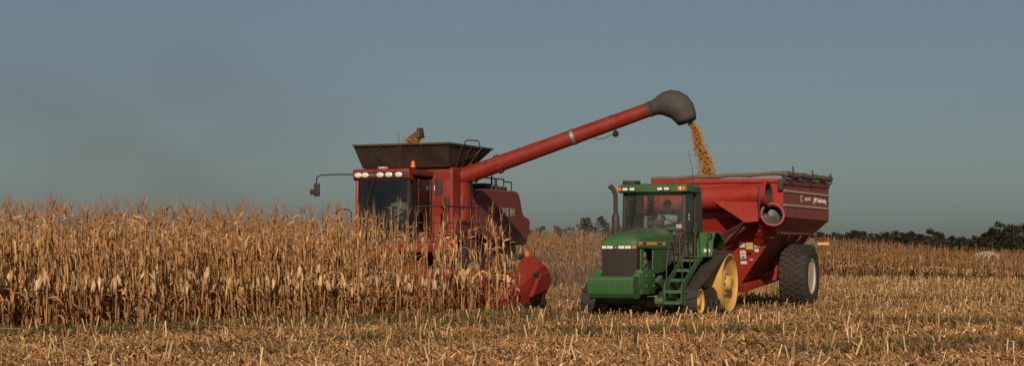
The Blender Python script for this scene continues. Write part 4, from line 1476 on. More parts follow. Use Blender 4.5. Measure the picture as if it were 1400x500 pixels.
# ------------------------------------------------------------------ corn header (hitched in front, lifts off on its own)
def make_header():
    H = empty('corn_header', COMB, HEAD_RZ)
    tag(H, 'wide red corn header with pointed snouts in front of the combine', 'header')
    W = 5.05
    b = MB()
    b.prism([(.55,.30),(.50,1.05),(.62,1.12),(.66,.95),(.70,.40),(1.5,.24),(1.5,.18),(.6,.22)], 'y', -W, W)
    b.build('back_sheet', M['red'], H, 0)
    b = MB(); b.lathe([(.16,-W+.1),(.16,W-.1)], (1.02,0,.62), (0,1,0), 16); au = b.build('cross_auger', M['red_shaded_dusty'], H, 40)
    for s in (-1, 1):
        b = MB(); secs = []
        N = 110
        for k in range(N+1):
            t = 2*math.pi*9*k/N*s
            y = s*(.6 + (W-.8)*k/N)
            d = Vector((math.cos(t),0,math.sin(t)))
            c = Vector((1.02,y,.62))
            secs.append([c+d*.15, c+d*.31, c+d*.31+Vector((0,.012,0)), c+d*.15+Vector((0,.012,0))])
        b.loft(secs); b.build('auger_flighting', M['steel'], au, 40)
    snout = None
    for k in range(11):
        y = -3.81 + .762*k
        if snout is None:
            b = MB()
            def sec(x, w, zb, zt):
                return [(x,-w,zb),(x,-w*.95,zb+(zt-zb)*.5),(x,-w*.5,zt-.03*(zt-zb)),(x,0,zt),(x,w*.5,zt-.03*(zt-zb)),(x,w*.95,zb+(zt-zb)*.5),(x,w,zb)]
            b.loft([sec(3.0,.01,.14,.17), sec(2.8,.06,.12,.28), sec(2.3,.16,.14,.56), sec(1.8,.24,.20,.76), sec(1.35,.24,.30,.86), sec(1.2,.22,.35,.84)])
            snout = b.build('snout', M['red'], H, 40)
            o = snout
        else:
            o = bpy.data.objects.new('snout', snout.data); COL.objects.link(o); o.parent = H
        o.location = (0, y, 0)
    for s in (-1, 1):
        b = MB()
        def sec(x, y0, y1, zb, zt, rz_):
            return [(x,s*y0,zb),(x,s*y0,zt-.10),(x,s*(y0+.08),zt),(x,s*(y0+(y1-y0)*.45),zt-.01),(x,s*(y1-.03),zt-rz_),(x,s*y1,zb+(zt-zb)*.45),(x,s*(y1-.05),zb)]
        b.loft([sec(3.05,4.66,4.80,.13,.17,.02), sec(2.75,4.62,4.86,.12,.34,.06), sec(2.25,4.58,4.98,.15,.70,.14), sec(1.6,4.58,5.12,.22,1.08,.22), sec(1.0,4.60,5.20,.32,1.42,.25), sec(.62,4.62,5.22,.42,1.50,.28), sec(.30,4.66,5.20,.62,1.30,.25)])
        ed = b.build('end_divider', M['red'], H, 32)
        b = MB()
        b.prism([(1.75,.42),(1.15,.98),(.55,1.08),(.35,.85),(.55,.60)], 'y', s*5.16, s*5.27)
        b.build('side_shield', M['red'], ed, 0, .02)
        b = MB()
        b.prism([(1.35,1.02),(1.25,1.06),(.62,.20),(.75,.20)], 'y', s*5.10, s*5.235)
        b.build('shield_strut', M['black'], ed, 0)
        b = MB(); b.box((.75,s*4.72,1.53), (.12,.12,.14), ch=.02); b.build('marker_light', M['amber'], ed)
        b = MB(); b.box((.85,s*4.45,1.45), (.5,.35,.16), ch=.03); b.build('gearbox', M['black'], H)
        b = MB(); b.prism([(1.9,.10),(.4,.12),(.35,.5),(.7,.45),(1.8,.22)], 'y', s*4.55, s*5.08); b.build('skid_shoe', M['black'], H, 0)
    return H
HEADER = make_header()

# ------------------------------------------------------------------ corn plants
class QB:
    """quad builder on numpy with colours"""
    def __init__(self):
        self.V, self.F, self.C, self.n = [], [], [], 0
    def add(self, V, F, C):
        V = np.asarray(V, float); F = np.asarray(F, int)
        C = np.asarray(C, float)
        if C.ndim == 1: C = np.tile(C, (len(V), 1))
        self.V.append(V); self.F.append(F + self.n); self.C.append(C); self.n += len(V)
    def done(self):
        return np.concatenate(self.V), np.concatenate(self.F), np.concatenate(self.C)

TAN = np.array([0.478, 0.242, 0.094]); BROWN = np.array([0.255, 0.120, 0.045]); PALE = np.array([0.63, 0.415, 0.215]); STALK = np.array([0.470, 0.245, 0.095])

def grid_faces(rows, cols, wrap=False):
    F = []
    for i in range(rows-1):
        for j in range(cols if wrap else cols-1):
            k = (j+1) % cols
            F.append((i*cols+j, i*cols+k, (i+1)*cols+k, (i+1)*cols+j))
    return F

def tube_np(path, radii, n):
    path = np.asarray(path, float)
    V = []
    for i, p in enumerate(path):
        d = path[min(i+1, len(path)-1)] - path[max(i-1, 0)]
        d /= np.linalg.norm(d)
        a = np.cross(d, [1, 0.2, 0.1]); a /= np.linalg.norm(a); b = np.cross(d, a)
        for j in range(n):
            t = 2*math.pi*j/n
            V.append(p + (a*math.cos(t) + b*math.sin(t))*radii[i])
    return np.array(V), grid_faces(len(path), n, True)

def ribbon(rng, p0, phi, L, w, e0, e1, segs, cols, twist, wob=0.12, bend=1.5):
    """leaf blade: leaves the stalk at elevation e0, ends hanging at e1"""
    p = np.array(p0, float)
    rows = []
    az = phi
    for i in range(segs+1):
        t = i/segs
        e = e0 + (e1-e0)*min(1, t*bend)**1.1
        az += rng.normal(0, wob)
        d = np.array([math.cos(az)*math.cos(e), math.sin(az)*math.cos(e), math.sin(e)])
        sd = np.array([-math.sin(az), math.cos(az), 0])
        nm = np.cross(d, sd)
        tw = twist*t + rng.normal(0, .15)
        s2 = sd*math.cos(tw) + nm*math.sin(tw)
        ww = w*(0.45 + 1.1*t*3 if t < 0.18 else 1.04*(1-((t-.18)/.82)**1.8) + 0.03)
        ww = min(ww, w*1.05)
        if cols == 2:
            rows += [p - s2*ww/2, p + s2*ww/2]
        else:
            n2 = np.cross(d, s2)
            rows += [p - s2*ww/2 + n2*ww*.28, p, p + s2*ww/2 + n2*ww*.28]
        p = p + d*L/segs
    return np.array(rows), grid_faces(segs+1, cols)

def corn_plant(seed, lod):
    """returns list of (part name, V, F, C); about 2.5 m tall with the tassel"""
    rng = np.random.default_rng(seed)
    parts = []
    H = rng.uniform(2.02, 2.32)
    lean = rng.normal(0, .045, 2); bow = rng.normal(0, .05, 2)
    def axis(z):
        t = z/H
        return np.array([lean[0]*z + bow[0]*t*t, lean[1]*z + bow[1]*t*t, z])
    nr = (9, 6, 4)[lod]; ns = (6, 5, 3)[lod]
    zs = np.linspace(-0.03, H, nr)
    fat = (1.0, 1.0, 1.5)[lod]
    V, F = tube_np([axis(z) for z in zs], [fat*(.0145 - .0085*z/H) for z in zs], ns)
    sc = STALK*rng.uniform(.8, 1.2)
    parts.append(('stalk', V, F, np.tile(sc, (len(V), 1))))
    ph = rng.uniform(0, 2*math.pi)
    nl = (15, 14, 9)[lod]
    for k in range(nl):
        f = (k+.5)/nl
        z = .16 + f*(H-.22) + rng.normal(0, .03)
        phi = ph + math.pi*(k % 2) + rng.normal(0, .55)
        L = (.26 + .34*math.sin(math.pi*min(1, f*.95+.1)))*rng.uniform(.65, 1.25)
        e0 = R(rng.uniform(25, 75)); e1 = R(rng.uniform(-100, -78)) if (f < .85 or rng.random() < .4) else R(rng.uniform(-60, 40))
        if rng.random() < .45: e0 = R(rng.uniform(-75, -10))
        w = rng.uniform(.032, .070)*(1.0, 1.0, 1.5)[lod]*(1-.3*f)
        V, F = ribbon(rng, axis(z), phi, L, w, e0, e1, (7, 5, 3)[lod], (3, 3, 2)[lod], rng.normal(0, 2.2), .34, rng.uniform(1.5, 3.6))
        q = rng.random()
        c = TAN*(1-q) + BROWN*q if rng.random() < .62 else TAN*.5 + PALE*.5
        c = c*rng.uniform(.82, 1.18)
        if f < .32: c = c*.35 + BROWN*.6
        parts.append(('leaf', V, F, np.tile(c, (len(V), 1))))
    for k in range((5, 4, 0)[lod]):                 # torn lower blades splayed round the foot
        V, F = ribbon(rng, axis(rng.uniform(.06, .75)), rng.uniform(0, 6.28), rng.uniform(.24, .46), rng.uniform(.03, .055), R(rng.uniform(-35, 45)), R(rng.uniform(-85, -35)), (6, 4, 3)[lod], (3, 3, 2)[lod], rng.normal(0, 2.0), .3, rng.uniform(1, 2.5))
        V[:, 2] = np.maximum(V[:, 2], .01)
        q = rng.random()
        parts.append(('leaf', V, F, np.tile((TAN*q + BROWN*(1-q))*rng.uniform(.8, 1.15), (len(V), 1))))
    # hanging ear in its husk
    if rng.random() < .92:
        z = rng.uniform(.84, 1.18)
        phi = ph + rng.uniform(-.6, .6)
        e = R(rng.uniform(-88, -55)); L = rng.uniform(.20, .29)
        d = np.array([math.cos(phi)*math.cos(e), math.sin(phi)*math.cos(e), math.sin(e)])
        p0 = axis(z) + np.array([math.cos(phi), math.sin(phi), 0])*.035
        ts = (0, .12, .3, .55, .78, .93, 1.0) if lod == 0 else (0, .3, .7, 1.0)
        rs = (.014, .032, .042, .042, .033, .018, .006) if lod == 0 else (.018, .042, .036, .006)
        V, F = tube_np([p0 + d*L*t for t in ts], [r*rng.uniform(.9, 1.15) for r in rs], (8, 5, 4)[lod])
        c = PALE*rng.uniform(.75, 1.15)
        VV, FF, CC = [V], [np.array(F)], [np.tile(c, (len(V), 1))]
        if lod < 2:
            n = len(V)
            for q in range(3 if lod == 0 else 2):
                v2, f2 = ribbon(rng, p0 + d*.04, phi + rng.normal(0, 1.3), L*rng.uniform(.6, 1.25), .05, e + rng.normal(.3, .4), e + rng.normal(0, .3), 4, 2, rng.normal(0, .8))
                VV.append(v2); FF.append(np.array(f2) + n); CC.append(np.tile(c*rng.uniform(.8, 1.1), (len(v2), 1))); n += len(v2)
        parts.append(('ear', np.concatenate(VV), np.concatenate(FF), np.concatenate(CC)))
    # tassel
    if rng.random() < .86:
        VV, FF, CC, n = [], [], [], 0
        top = axis(H)
        nb = (7, 6, 3)[lod]
        c = BROWN*.5 + TAN*.5
        for q in range(nb):
            L = rng.uniform(.14, .34)*(1.35 if q == 0 else 1)
            phi = rng.uniform(0, 6.28)
            e0 = R(rng.uniform(60, 88)); e1 = R(rng.uniform(25, 85)) if q else R(85)
            v2, f2 = ribbon(rng, top - np.array([0, 0, rng.uniform(0, .07)]), phi, L, (.012, .013, .022)[lod], e0, e1, (4, 3, 2)[lod], 2, 0.5, .18)
            VV.append(v2); FF.append(np.array(f2) + n); CC.append(np.tile(c*rng.uniform(.85, 1.2), (len(v2), 1))); n += len(v2)
        parts.append(('tassel', np.concatenate(VV), np.concatenate(FF), np.concatenate(CC)))
    return parts

NVAR = 16
VAR = {l: [corn_plant(100*l + k, l) for k in range((NVAR, NVAR, 10)[l])] for l in range(3)}

def merge_parts(parts):
    q = QB()
    for _, V, F, C in parts: q.add(V, F, C)
    return q.done()

def scatter_rows(umin, umax, vmin, vmax, org, du=.762, dv=.17, ju=.045, jv=.06):
    us = np.arange(umin, umax, du); vs = np.arange(vmin, vmax, dv)
    U, Vv = np.meshgrid(us, vs)
    U = U.ravel() + RNG.normal(0, ju, U.size); Vv = Vv.ravel() + RNG.normal(0, jv, Vv.size)
    return np.stack([org.x + U*LEFT.x + Vv*BACK.x, org.y + U*LEFT.y + Vv*BACK.y], 1)

def in_corn(p, grow=0.0):
    u, v = uv(p, COMB)
    a = (p - A0) @ AN
    edge = a > -grow - .5*(u > 4)
    return edge & ((u < -5.25 + grow) | ((u < 5.0 + grow) & (v < -1.75 + grow)) | ((u < 5.75 + grow) & (v < -2.3 + grow) & (u > 5.3)) | ((u < 6.3 + grow) & (v < -3.2 + grow)))

def merged(name, pts, scl, rot, var, parts_list, material, zs=None, tintv=None, tilt=None):
    q = QB()
    base = [merge_parts(p) for p in parts_list]
    if zs is None: zs = gz(pts[:, 0], pts[:, 1])
    for k in range(len(base)):
        sel = np.where(var == k)[0]
        if not len(sel): continue
        V, F, C = base[k]
        c, s = np.cos(rot[sel])[:, None], np.sin(rot[sel])[:, None]
        sx = scl[sel][:, None]
        X = (V[None, :, 0]*c - V[None, :, 1]*s)*sx + pts[sel, 0][:, None]
        Y = (V[None, :, 0]*s + V[None, :, 1]*c)*sx + pts[sel, 1][:, None]
        Z = V[None, :, 2]*sx + zs[sel][:, None]
        if tilt is not None:
            X = X + V[None, :, 2]*tilt[sel, 0][:, None]; Y = Y + V[None, :, 2]*tilt[sel, 1][:, None]
        n = len(sel)
        VV = np.stack([X, Y, Z], 2).reshape(-1, 3)
        FF = (F[None] + (np.arange(n)*len(V))[:, None, None]).reshape(-1, 4)
        t = RNG.uniform(.84, 1.14, (n, 1, 1)) if tintv is None else tintv[sel][:, None, None]
        CC = (C[None]*t).reshape(-1, 3)
        q.add(VV, FF, CC)
    return bulk(name, *q.done(), material)

def make_corn():
    pts = scatter_rows(-46.25, 6.4, -45, 40, COMB)
    ok = in_corn(pts)
    a = (pts - A0) @ AN
    ok &= (a < 9.5) & (pts[:, 0] > -23)
    u, v = uv(pts, COMB)
    ok &= RNG.random(len(pts)) < np.where(u > 4.3, .22, np.where(u > 2.2, .46, .93))
    pts = pts[ok]; a = a[ok]
    px = 700 + FPX*pts[:, 0]/pts[:, 1]
    # the 300 plants that show largest: front of the stand, within the picture
    vis = (px > -15) & (px < 760)
    score = np.where(vis, a + .035*np.maximum(0, pts[:, 1]-34), 1e9)
    order = np.argsort(score)
    near = order[:300]; rest = order[300:]
    cache = []
    for parts in VAR[0]:
        ms = []
        for nm, V, F, C in parts:
            o = bulk(nm, V, F, C, M['corn'])
            me = o.data
            bpy.data.objects.remove(o)
            ms.append((nm, me))
        cache.append(ms)
    for i in near:
        x, y = pts[i]
        pxx = 700 + FPX*x/y
        r = empty('corn_plant', (x, y, float(gz(x, y))), random.uniform(0, 6.28))
        s = random.uniform(.91, 1.16)
        r.scale = (s, s, s)
        if pxx > 600:
            tag(r, 'dry tan corn plant standing in front of the red header', 'corn plant', 'corn plants in front of the header')
        elif pxx > 400:
            tag(r, 'dry tan corn plant at the front edge below the combine cab', 'corn plant', 'corn plants in front of the combine cab')
        elif pxx > 200:
            tag(r, 'dry tan corn plant at the stand\'s front edge, left of the combine', 'corn plant', 'corn plants left of the combine')
        else:
            tag(r, 'dry tan corn plant at the front edge near the left border', 'corn plant', 'corn plants at the far left')
        for nm, me in cache[random.randrange(NVAR)]:
            o = bpy.data.objects.new(nm, me); COL.objects.link(o); o.parent = r
    n = len(rest)
    o = merged('standing_corn', pts[rest], RNG.uniform(.91, 1.16, n), RNG.uniform(0, 6.28, n), RNG.integers(0, NVAR, n), VAR[1], M['corn'])
    tag(o, 'mass of dry standing corn behind the front plants', 'corn', kind='stuff')
    # edge of the uncut block running away behind the machines
    pts = scatter_rows(-10.6, -5.1, 2, 66, COMB)
    pts = pts[RNG.random(len(pts)) < .92]
    a = (pts - A0) @ AN
    pts = pts[a > 9.5]
    n = len(pts)
    o = merged('distant_standing_corn', pts, RNG.uniform(.90, 1.08, n), RNG.uniform(0, 6.28, n), RNG.integers(0, 10, n), VAR[2], M['corn'])
    tag(o, 'standing corn edge receding between combine and tractor', 'corn', kind='stuff')
    pts = scatter_rows(-12, 60, 40, 150, COMB, dv=.19)
    e = (pts - E0) @ EN
    pts = pts[(e > 0) & (e < 6.5) & (pts[:, 0] > 14) & (pts[:, 0] < 58)]
    n = len(pts)
    o = merged('far_standing_corn', pts, RNG.uniform(.92, 1.08, n), RNG.uniform(0, 6.28, n), RNG.integers(0, 10, n), VAR[2], M['corn'])
    tag(o, 'far standing corn on the right below the treeline', 'corn', kind='stuff')
make_corn()

# ------------------------------------------------------------------ stubble, litter and grass
def clear_of_machines(p):
    ok = np.ones(len(p), bool)
    for org, rects in ((TRAC, [(-1.7, 1.7, -2.95, 1.0)]), (CART, [(-2.2, 2.2, -.9, .9), (-.7, .7, -1.5, .7)]), (COMB, [(-5.35, 5.35, -3.1, -.2), (-2.3, 2.3, -.2, 7.5)])):
        u, v = uv(p, org)
        for a, b, c, d in rects:
            ok &= ~((u > a) & (u < b) & (v > c) & (v < d))
    return ok

def make_stubble():
    pts = scatter_rows(-30, 75, -34, 150, COMB, dv=.19, ju=.06)
    d = pts[:, 1]
    px = 700 + FPX*pts[:, 0]/np.maximum(d, 1)
    ok = (d > 19) & (d < 150) & (px > -250) & (px < 1650) & ~in_corn(pts, .15) & clear_of_machines(pts)
    u, v = uv(pts, COMB)
    ok &= ~((u < -5.1) & (v > 0)) & ((pts - E0) @ EN < -.2)
    ok &= RNG.random(len(pts)) < np.where(d < 60, .66, .55)*(.6 + .8*(np.sin(pts[:, 0]*1.9 + pts[:, 1]*.7)*np.sin(pts[:, 1]*1.3) > -.2))
    pts = pts[ok]; d = pts[:, 1]; px = px[ok]
    # stub variants: cut stalk with frayed top
    variants = []
    for k in range(8):
        rng = np.random.default_rng(900 + k)
        h = rng.uniform(.09, .31)
        le = rng.normal(0, .22, 2)
        q = QB()
        V, F = tube_np([(0,0,-.03),(le[0]*h*.5,le[1]*h*.5,h*.5),(le[0]*h,le[1]*h,h)], [.0135,.0125,.0115], 4)
        c = (STALK*.9 + PALE*.1)*rng.uniform(.6, 1.1) if k % 3 else PALE*rng.uniform(1.0, 1.3)
        q.add(V, F, c)
        for j in range(2):
            v2, f2 = ribbon(rng, (0,0,h*rng.uniform(.1,.6)), rng.uniform(0,6.28), rng.uniform(.10,.28), .035, R(60), R(-50), 2, 2, rng.normal(0,1))
            q.add(v2, f2, TAN*rng.uniform(.7, 1.3))
        variants.append([('stub', *q.done())])
    vis = (px > 5) & (px < 1395) & (d > 24.2)
    order = np.argsort(np.where(vis, d, 1e9))
    near, rest = order[:260], order[260:]
    meshes = []
    for p in variants:
        o = bulk('stub', *p[0][1:], M['litter']); meshes.append(o.data); bpy.data.objects.remove(o)
    for i in near:
        x, y = pts[i]
        o = bpy.data.objects.new('stalk_stub', random.choice(meshes)); COL.objects.link(o)
        o.location = (x, y, float(gz(x, y)))
        o.rotation_euler = (random.gauss(0, .12), random.gauss(0, .12), random.uniform(0, 6.28))
        s = random.uniform(.8, 1.25); o.scale = (s, s, s)
        side = 'left' if px[i] < 470 else ('middle' if px[i] < 930 else 'right')
        tag(o, {'left': 'pale cut corn stalk stub in the left foreground', 'middle': 'pale cut corn stalk stub in the middle foreground', 'right': 'pale cut corn stalk stub in the right foreground'}[side],
            'stubble', {'left': 'stalk stubs in the left foreground', 'middle': 'stalk stubs in the middle foreground', 'right': 'stalk stubs in the right foreground'}[side])
    n = len(rest)
    o = merged('corn_stubble', pts[rest], RNG.uniform(.75, 1.25, n), RNG.uniform(0, 6.28, n), RNG.integers(0, 8, n), variants, M['litter'])
    tag(o, 'rows of pale cut corn stubble across the field', 'stubble', kind='stuff')

def view_scatter(n, dmin, dmax, p0=-220, p1=1620, power=1.0):
    """random field points spread over the part of the ground in view"""
    t = RNG.random(n)
    d = (dmin**-power + t*(dmax**-power - dmin**-power))**(-1/power)
    px = RNG.uniform(p0, p1, n)
    return np.stack([(px-700)/FPX*d, d], 1)

def make_litter():
    variants = []
    for k in range(18):
        rng = np.random.default_rng(500 + k)
        kind = (0, 1, 3, 4, 5, 6, 5, 6, 6)[k % 9]
        q = QB()
        if kind < 3:                                  # curled leaf blades
            v2, f2 = ribbon(rng, (0,0,.02), 0, rng.uniform(.10,.36), rng.uniform(.02,.05), R(rng.uniform(5,45)), R(rng.uniform(-35,0)), 4, 2, rng.normal(0,1.2), .3)
            v2[:, 2] = np.maximum(v2[:, 2], .004)
            c = TAN*rng.uniform(.6, 1.2) if kind else TAN*.55+PALE*.45
            q.add(v2, f2, c)
        elif kind == 3:                               # broken stalk piece
            L = rng.uniform(.10,.38); z = rng.uniform(.012,.06); z2 = rng.uniform(.012,.16)
            V, F = tube_np([(-L/2,0,z),(0,rng.normal(0,.01),(z+z2)/2),(L/2,0,z2)], [.011,.012,.010], 4)
            q.add(V, F, (STALK*.7+PALE*.3)*rng.uniform(.7,1.15))
        elif kind == 6:                               # torn blades standing up or curling over
            for j in range(3):
                v2, f2 = ribbon(rng, (rng.normal(0,.05),rng.normal(0,.05),0), rng.uniform(0,6.28), rng.uniform(.10,.26), rng.uniform(.014,.032), R(rng.uniform(55,95)), R(rng.uniform(-80,30)), 3, 2, rng.normal(0,2), .4, rng.uniform(1,2.5))
                v2[:, 2] = np.maximum(v2[:, 2], .004)
                q.add(v2, f2, (TAN*.6+PALE*.4)*rng.uniform(.45,1.35))
        elif kind == 4:                               # husk flaps
            for j in range(3):
                v2, f2 = ribbon(rng, (0,0,.015), rng.uniform(0,6.28), rng.uniform(.06,.15), rng.uniform(.03,.06), R(rng.uniform(10,60)), R(rng.uniform(-30,10)), 3, 2, rng.normal(0,.6))
                v2[:, 2] = np.maximum(v2[:, 2], .004)
                q.add(v2, f2, PALE*rng.uniform(.8,1.1))
        else:                                         # thin shreds, some upright
            for j in range(6):
                v2, f2 = ribbon(rng, (rng.normal(0,.07),rng.normal(0,.06),.01), rng.uniform(0,6.28), rng.uniform(.08,.22), .014, R(rng.uniform(10,75)), R(rng.uniform(-30,30)), 2, 2, rng.normal(0,1))
                v2[:, 2] = np.maximum(v2[:, 2], .003)
                q.add(v2, f2, TAN*rng.uniform(.7,1.35))
        variants.append([('piece', *q.done())])
    pts = np.concatenate([view_scatter(60000, 20, 50), view_scatter(12000, 48, 125, 560, 1650, 1.0)])
    pts = pts[~in_corn(pts, -.3)]
    u, v = uv(pts, COMB)
    pts = pts[~((u < -5.3) & (v > 0)) & ((pts - E0) @ EN < 0)]
    a = (pts - A0) @ AN
    weedy = (a > -2.4) & (a < .3) & (np.sin(pts[:, 0]*1.3+.5)*np.sin(pts[:, 1]*.8+1) > -.35)
    pts = pts[~weedy | (RNG.random(len(pts)) < .42)]
    n = len(pts)
    tint = np.where(RNG.random(n) < .16, RNG.uniform(1.2, 1.75, n), np.clip(RNG.normal(.72, .28, n), .2, 1.3))  # few bright, most dim: highlight and shadow contrast put into the piece colours
    o = merged('corn_litter', pts, RNG.uniform(.7, 1.25, n), RNG.uniform(0, 6.28, n), RNG.integers(0, 18, n), variants, M['litter'], tintv=tint)
    tag(o, 'loose dry corn leaves, husks and stalk pieces covering the ground', 'litter', kind='stuff')

def make_grass():
    # low green weeds along the foot of the standing corn and in patches of the stubble
    t = RNG.uniform(-9, 22.5, 4600)
    off = -np.abs(RNG.normal(1.1, .8, 4600)) + .25
    P = A0[None] + t[:, None]*AD[None] + off[:, None]*AN[None]
    P = P[RNG.random(len(P)) < .35 + .65*(np.sin(P[:, 0]*1.7)*np.sin(P[:, 1]*1.1+1) > -.25)]
    extra = []
    for px, d, r, n in ((1290,38,1.5,150),(1180,27,1.2,90),(1330,29,1.2,90),(985,33,1.6,130),(820,33,1.4,90),(700,40,2.0,200),(620,37,1.6,140),(560,30,1.3,60),(1100,47,1.5,60),(1210,58,2.5,80),(300,27,1.0,60)):
        c = np.array([(px-700)/FPX*d, d])
        extra.append(c + RNG.normal(0, r*.5, (n*3, 2))*np.array([1.6, 1.0]))
    P = np.concatenate([P] + extra)
    P = P[clear_of_machines(P)]
    variants = []
    for k in range(6):
        rng = np.random.default_rng(700+k)
        q = QB()
        for j in range(11):
            v2, f2 = ribbon(rng, (rng.normal(0,.09),rng.normal(0,.09),0), rng.uniform(0,6.28), rng.uniform(.10,.27), .017, R(rng.uniform(50,88)), R(rng.uniform(-30,70)), 2, 2, rng.normal(0,.5))
            q.add(v2, f2, np.array([.118,.096,.040])*rng.uniform(.7,1.4) + (np.array([.10,.05,.01]) if rng.random() < .3 else 0))
        variants.append([('tuft', *q.done())])
    n = len(P)
    o = merged('green_weeds', P, RNG.uniform(.7, 1.3, n), RNG.uniform(0, 6.28, n), RNG.integers(0, 6, n), variants, M['grass'])
    tag(o, 'low green grass and weeds along the foot of the corn', 'grass', kind='stuff')
def make_fallen():
    def world(px, py):
        d = FPX*CAMH/(py-346)
        return np.array([(px-700)/FPX*d, d])
    rng = np.random.default_rng(77)
    for (a, b, lift, lab) in (((371,492),(343,448),.42,'long pale corn stalk leaning left in the left foreground grass'),
                              ((883,430),(884,428),.46,'tall upright cut stalk standing before the tractor weights'),
                              ((745,425),(744,424),.62,'tall upright cut stalk standing before the header end'),
                              ((915,432),(930,424),.34,'broken stalk leaning right before the tractor stair'),
                              ((40,478),(75,450),.30,'pale stalk slanting across the far left foreground'),
                              ((1382,497),(1368,470),.35,'brown stalk leaning left in the right corner foreground')):
        p, q = world(*a), world(*b)
        path = [np.array([p[0], p[1], .0]), np.array([(p[0]+q[0])/2+.01, (p[1]+q[1])/2, lift*.52]), np.array([q[0], p[1]+(q[1]-p[1])*.25, lift])]
        V, F = tube_np(path, [.016, .014, .011], 6)
        o = bulk('corn_stalk', V, F, np.tile((STALK*.5+PALE*.5)*rng.uniform(.8, 1.1), (len(V), 1)), M['litter'])
        tag(o, lab, 'corn stalk')
    # dark leaf clump in the middle foreground
    c = world(1024, 494)
    r = empty('leaf_clump', (c[0], c[1], 0))
    tag(r, 'drooping brown corn leaf clump in the right middle foreground', 'corn leaves')
    V, F = tube_np([(0,0,-.02),(.01,0,.12),(-.03,.02,.27)], [.018,.016,.012], 6)
    bulk('stalk', V, F, np.tile(BROWN*.6, (len(V), 1)), M['litter'], r)
    for k, (phi, L, w, e0, e1) in enumerate(((-.3,.42,.085,20,-75),(.2,.36,.07,45,-60),(3.0,.30,.06,50,-80),(-1.2,.34,.07,10,-80),(1.7,.25,.05,60,-40))):
        V, F = ribbon(rng, (0,0,.24), phi, L, w, R(e0), R(e1), 7, 3, rng.normal(0,.5), .1)
        V[:, 2] = np.maximum(V[:, 2], .01)
        bulk('leaf', V, F, np.tile(TAN*.9 if k < 2 else BROWN*.6, (len(V), 1)), M['litter'], r)
make_fallen()
make_stubble()
make_litter()
make_grass()

# ------------------------------------------------------------------ falling grain
def make_stream():
    s0 = to_world(COMB, SPOUT + AUGD*1.00 + Vector((0, 0, -.70)))
    tgt = to_world(CART, (1.75, -.40, 3.25))
    N = 4200
    t = RNG.random(N)**.85
    P = np.zeros((N, 3))
    hx, hy = tgt.x - s0.x, tgt.y - s0.y
    h = s0.z - tgt.z
    tt = t**.55                                        # horizontal progress against fall
    P[:, 0] = s0.x + hx*tt; P[:, 1] = s0.y + hy*tt; P[:, 2] = s0.z - h*t
    sp = .045 + .105*t
    P[:, 0] += RNG.normal(0, 1, N)*sp + .03*np.sin(t*14); P[:, 1] += RNG.normal(0, 1, N)*sp; P[:, 2] += RNG.normal(0, .03, N)
    V0 = np.array([(1,0,0),(0,1,0),(-1,0,0),(0,-1,0),(.2,.2,1),(.2,-.2,1),(-.2,.2,-1),(-.2,-.2,-1)])*np.array([.017,.014,.012])
    F0 = np.array([(0,1,4,5),(2,3,5,4),(0,6,1,0),(0,3,7,6),(1,6,2,4),(2,6,7,3)])
    F0 = np.array([(0,1,4,5),(1,2,4,4),(2,3,5,4),(3,0,5,5),(0,3,7,6),(1,0,6,6),(2,1,6,7),(3,2,7,7)])
    F0 = np.array([(0,1,4,5),(4,1,2,5),(2,3,0,5),(0,3,7,6),(6,7,2,1)])
    s = RNG.uniform(.8, 1.5, N)
    rot = RNG.uniform(0, 6.28, N); c, sn = np.cos(rot)[:, None], np.sin(rot)[:, None]
    X = (V0[None,:,0]*c - V0[None,:,1]*sn)*s[:, None]; Y = (V0[None,:,0]*sn + V0[None,:,1]*c)*s[:, None]; Z = V0[None,:,2]*s[:, None] + 0*X
    VV = (np.stack([X, Y, Z], 2) + P[:, None]).reshape(-1, 3)
    FF = (F0[None] + (np.arange(N)*8)[:, None, None]).reshape(-1, 4)
    CC = np.repeat(np.array([.66,.31,.055])[None]*RNG.uniform(.7, 1.2, (N, 1)), 8, 0)
    o = bulk('falling_grain', VV, FF, CC, M['kernel'])
    tag(o, 'orange stream of corn kernels falling from the spout into the cart', 'grain', kind='stuff')
    # clump on the fill auger head
    N = 260
    c0 = to_world(COMB, Vector((-1.72, .10, 4.82)))
    P = RNG.normal(0, 1, (N, 3))*np.array([.12, .10, .07]) + np.array(c0)
    VV = (V0[None]*1.4 + P[:, None]).reshape(-1, 3)
    FF = (F0[None] + (np.arange(N)*8)[:, None, None]).reshape(-1, 4)
    CC = np.repeat(np.array([.66,.31,.055])[None]*RNG.uniform(.7, 1.2, (N, 1)), 8, 0)
    o = bulk('grain_clump', VV, FF, CC, M['kernel'])
    tag(o, 'orange clump of corn kernels at the top of the grain tank', 'grain', kind='stuff')
make_stream()

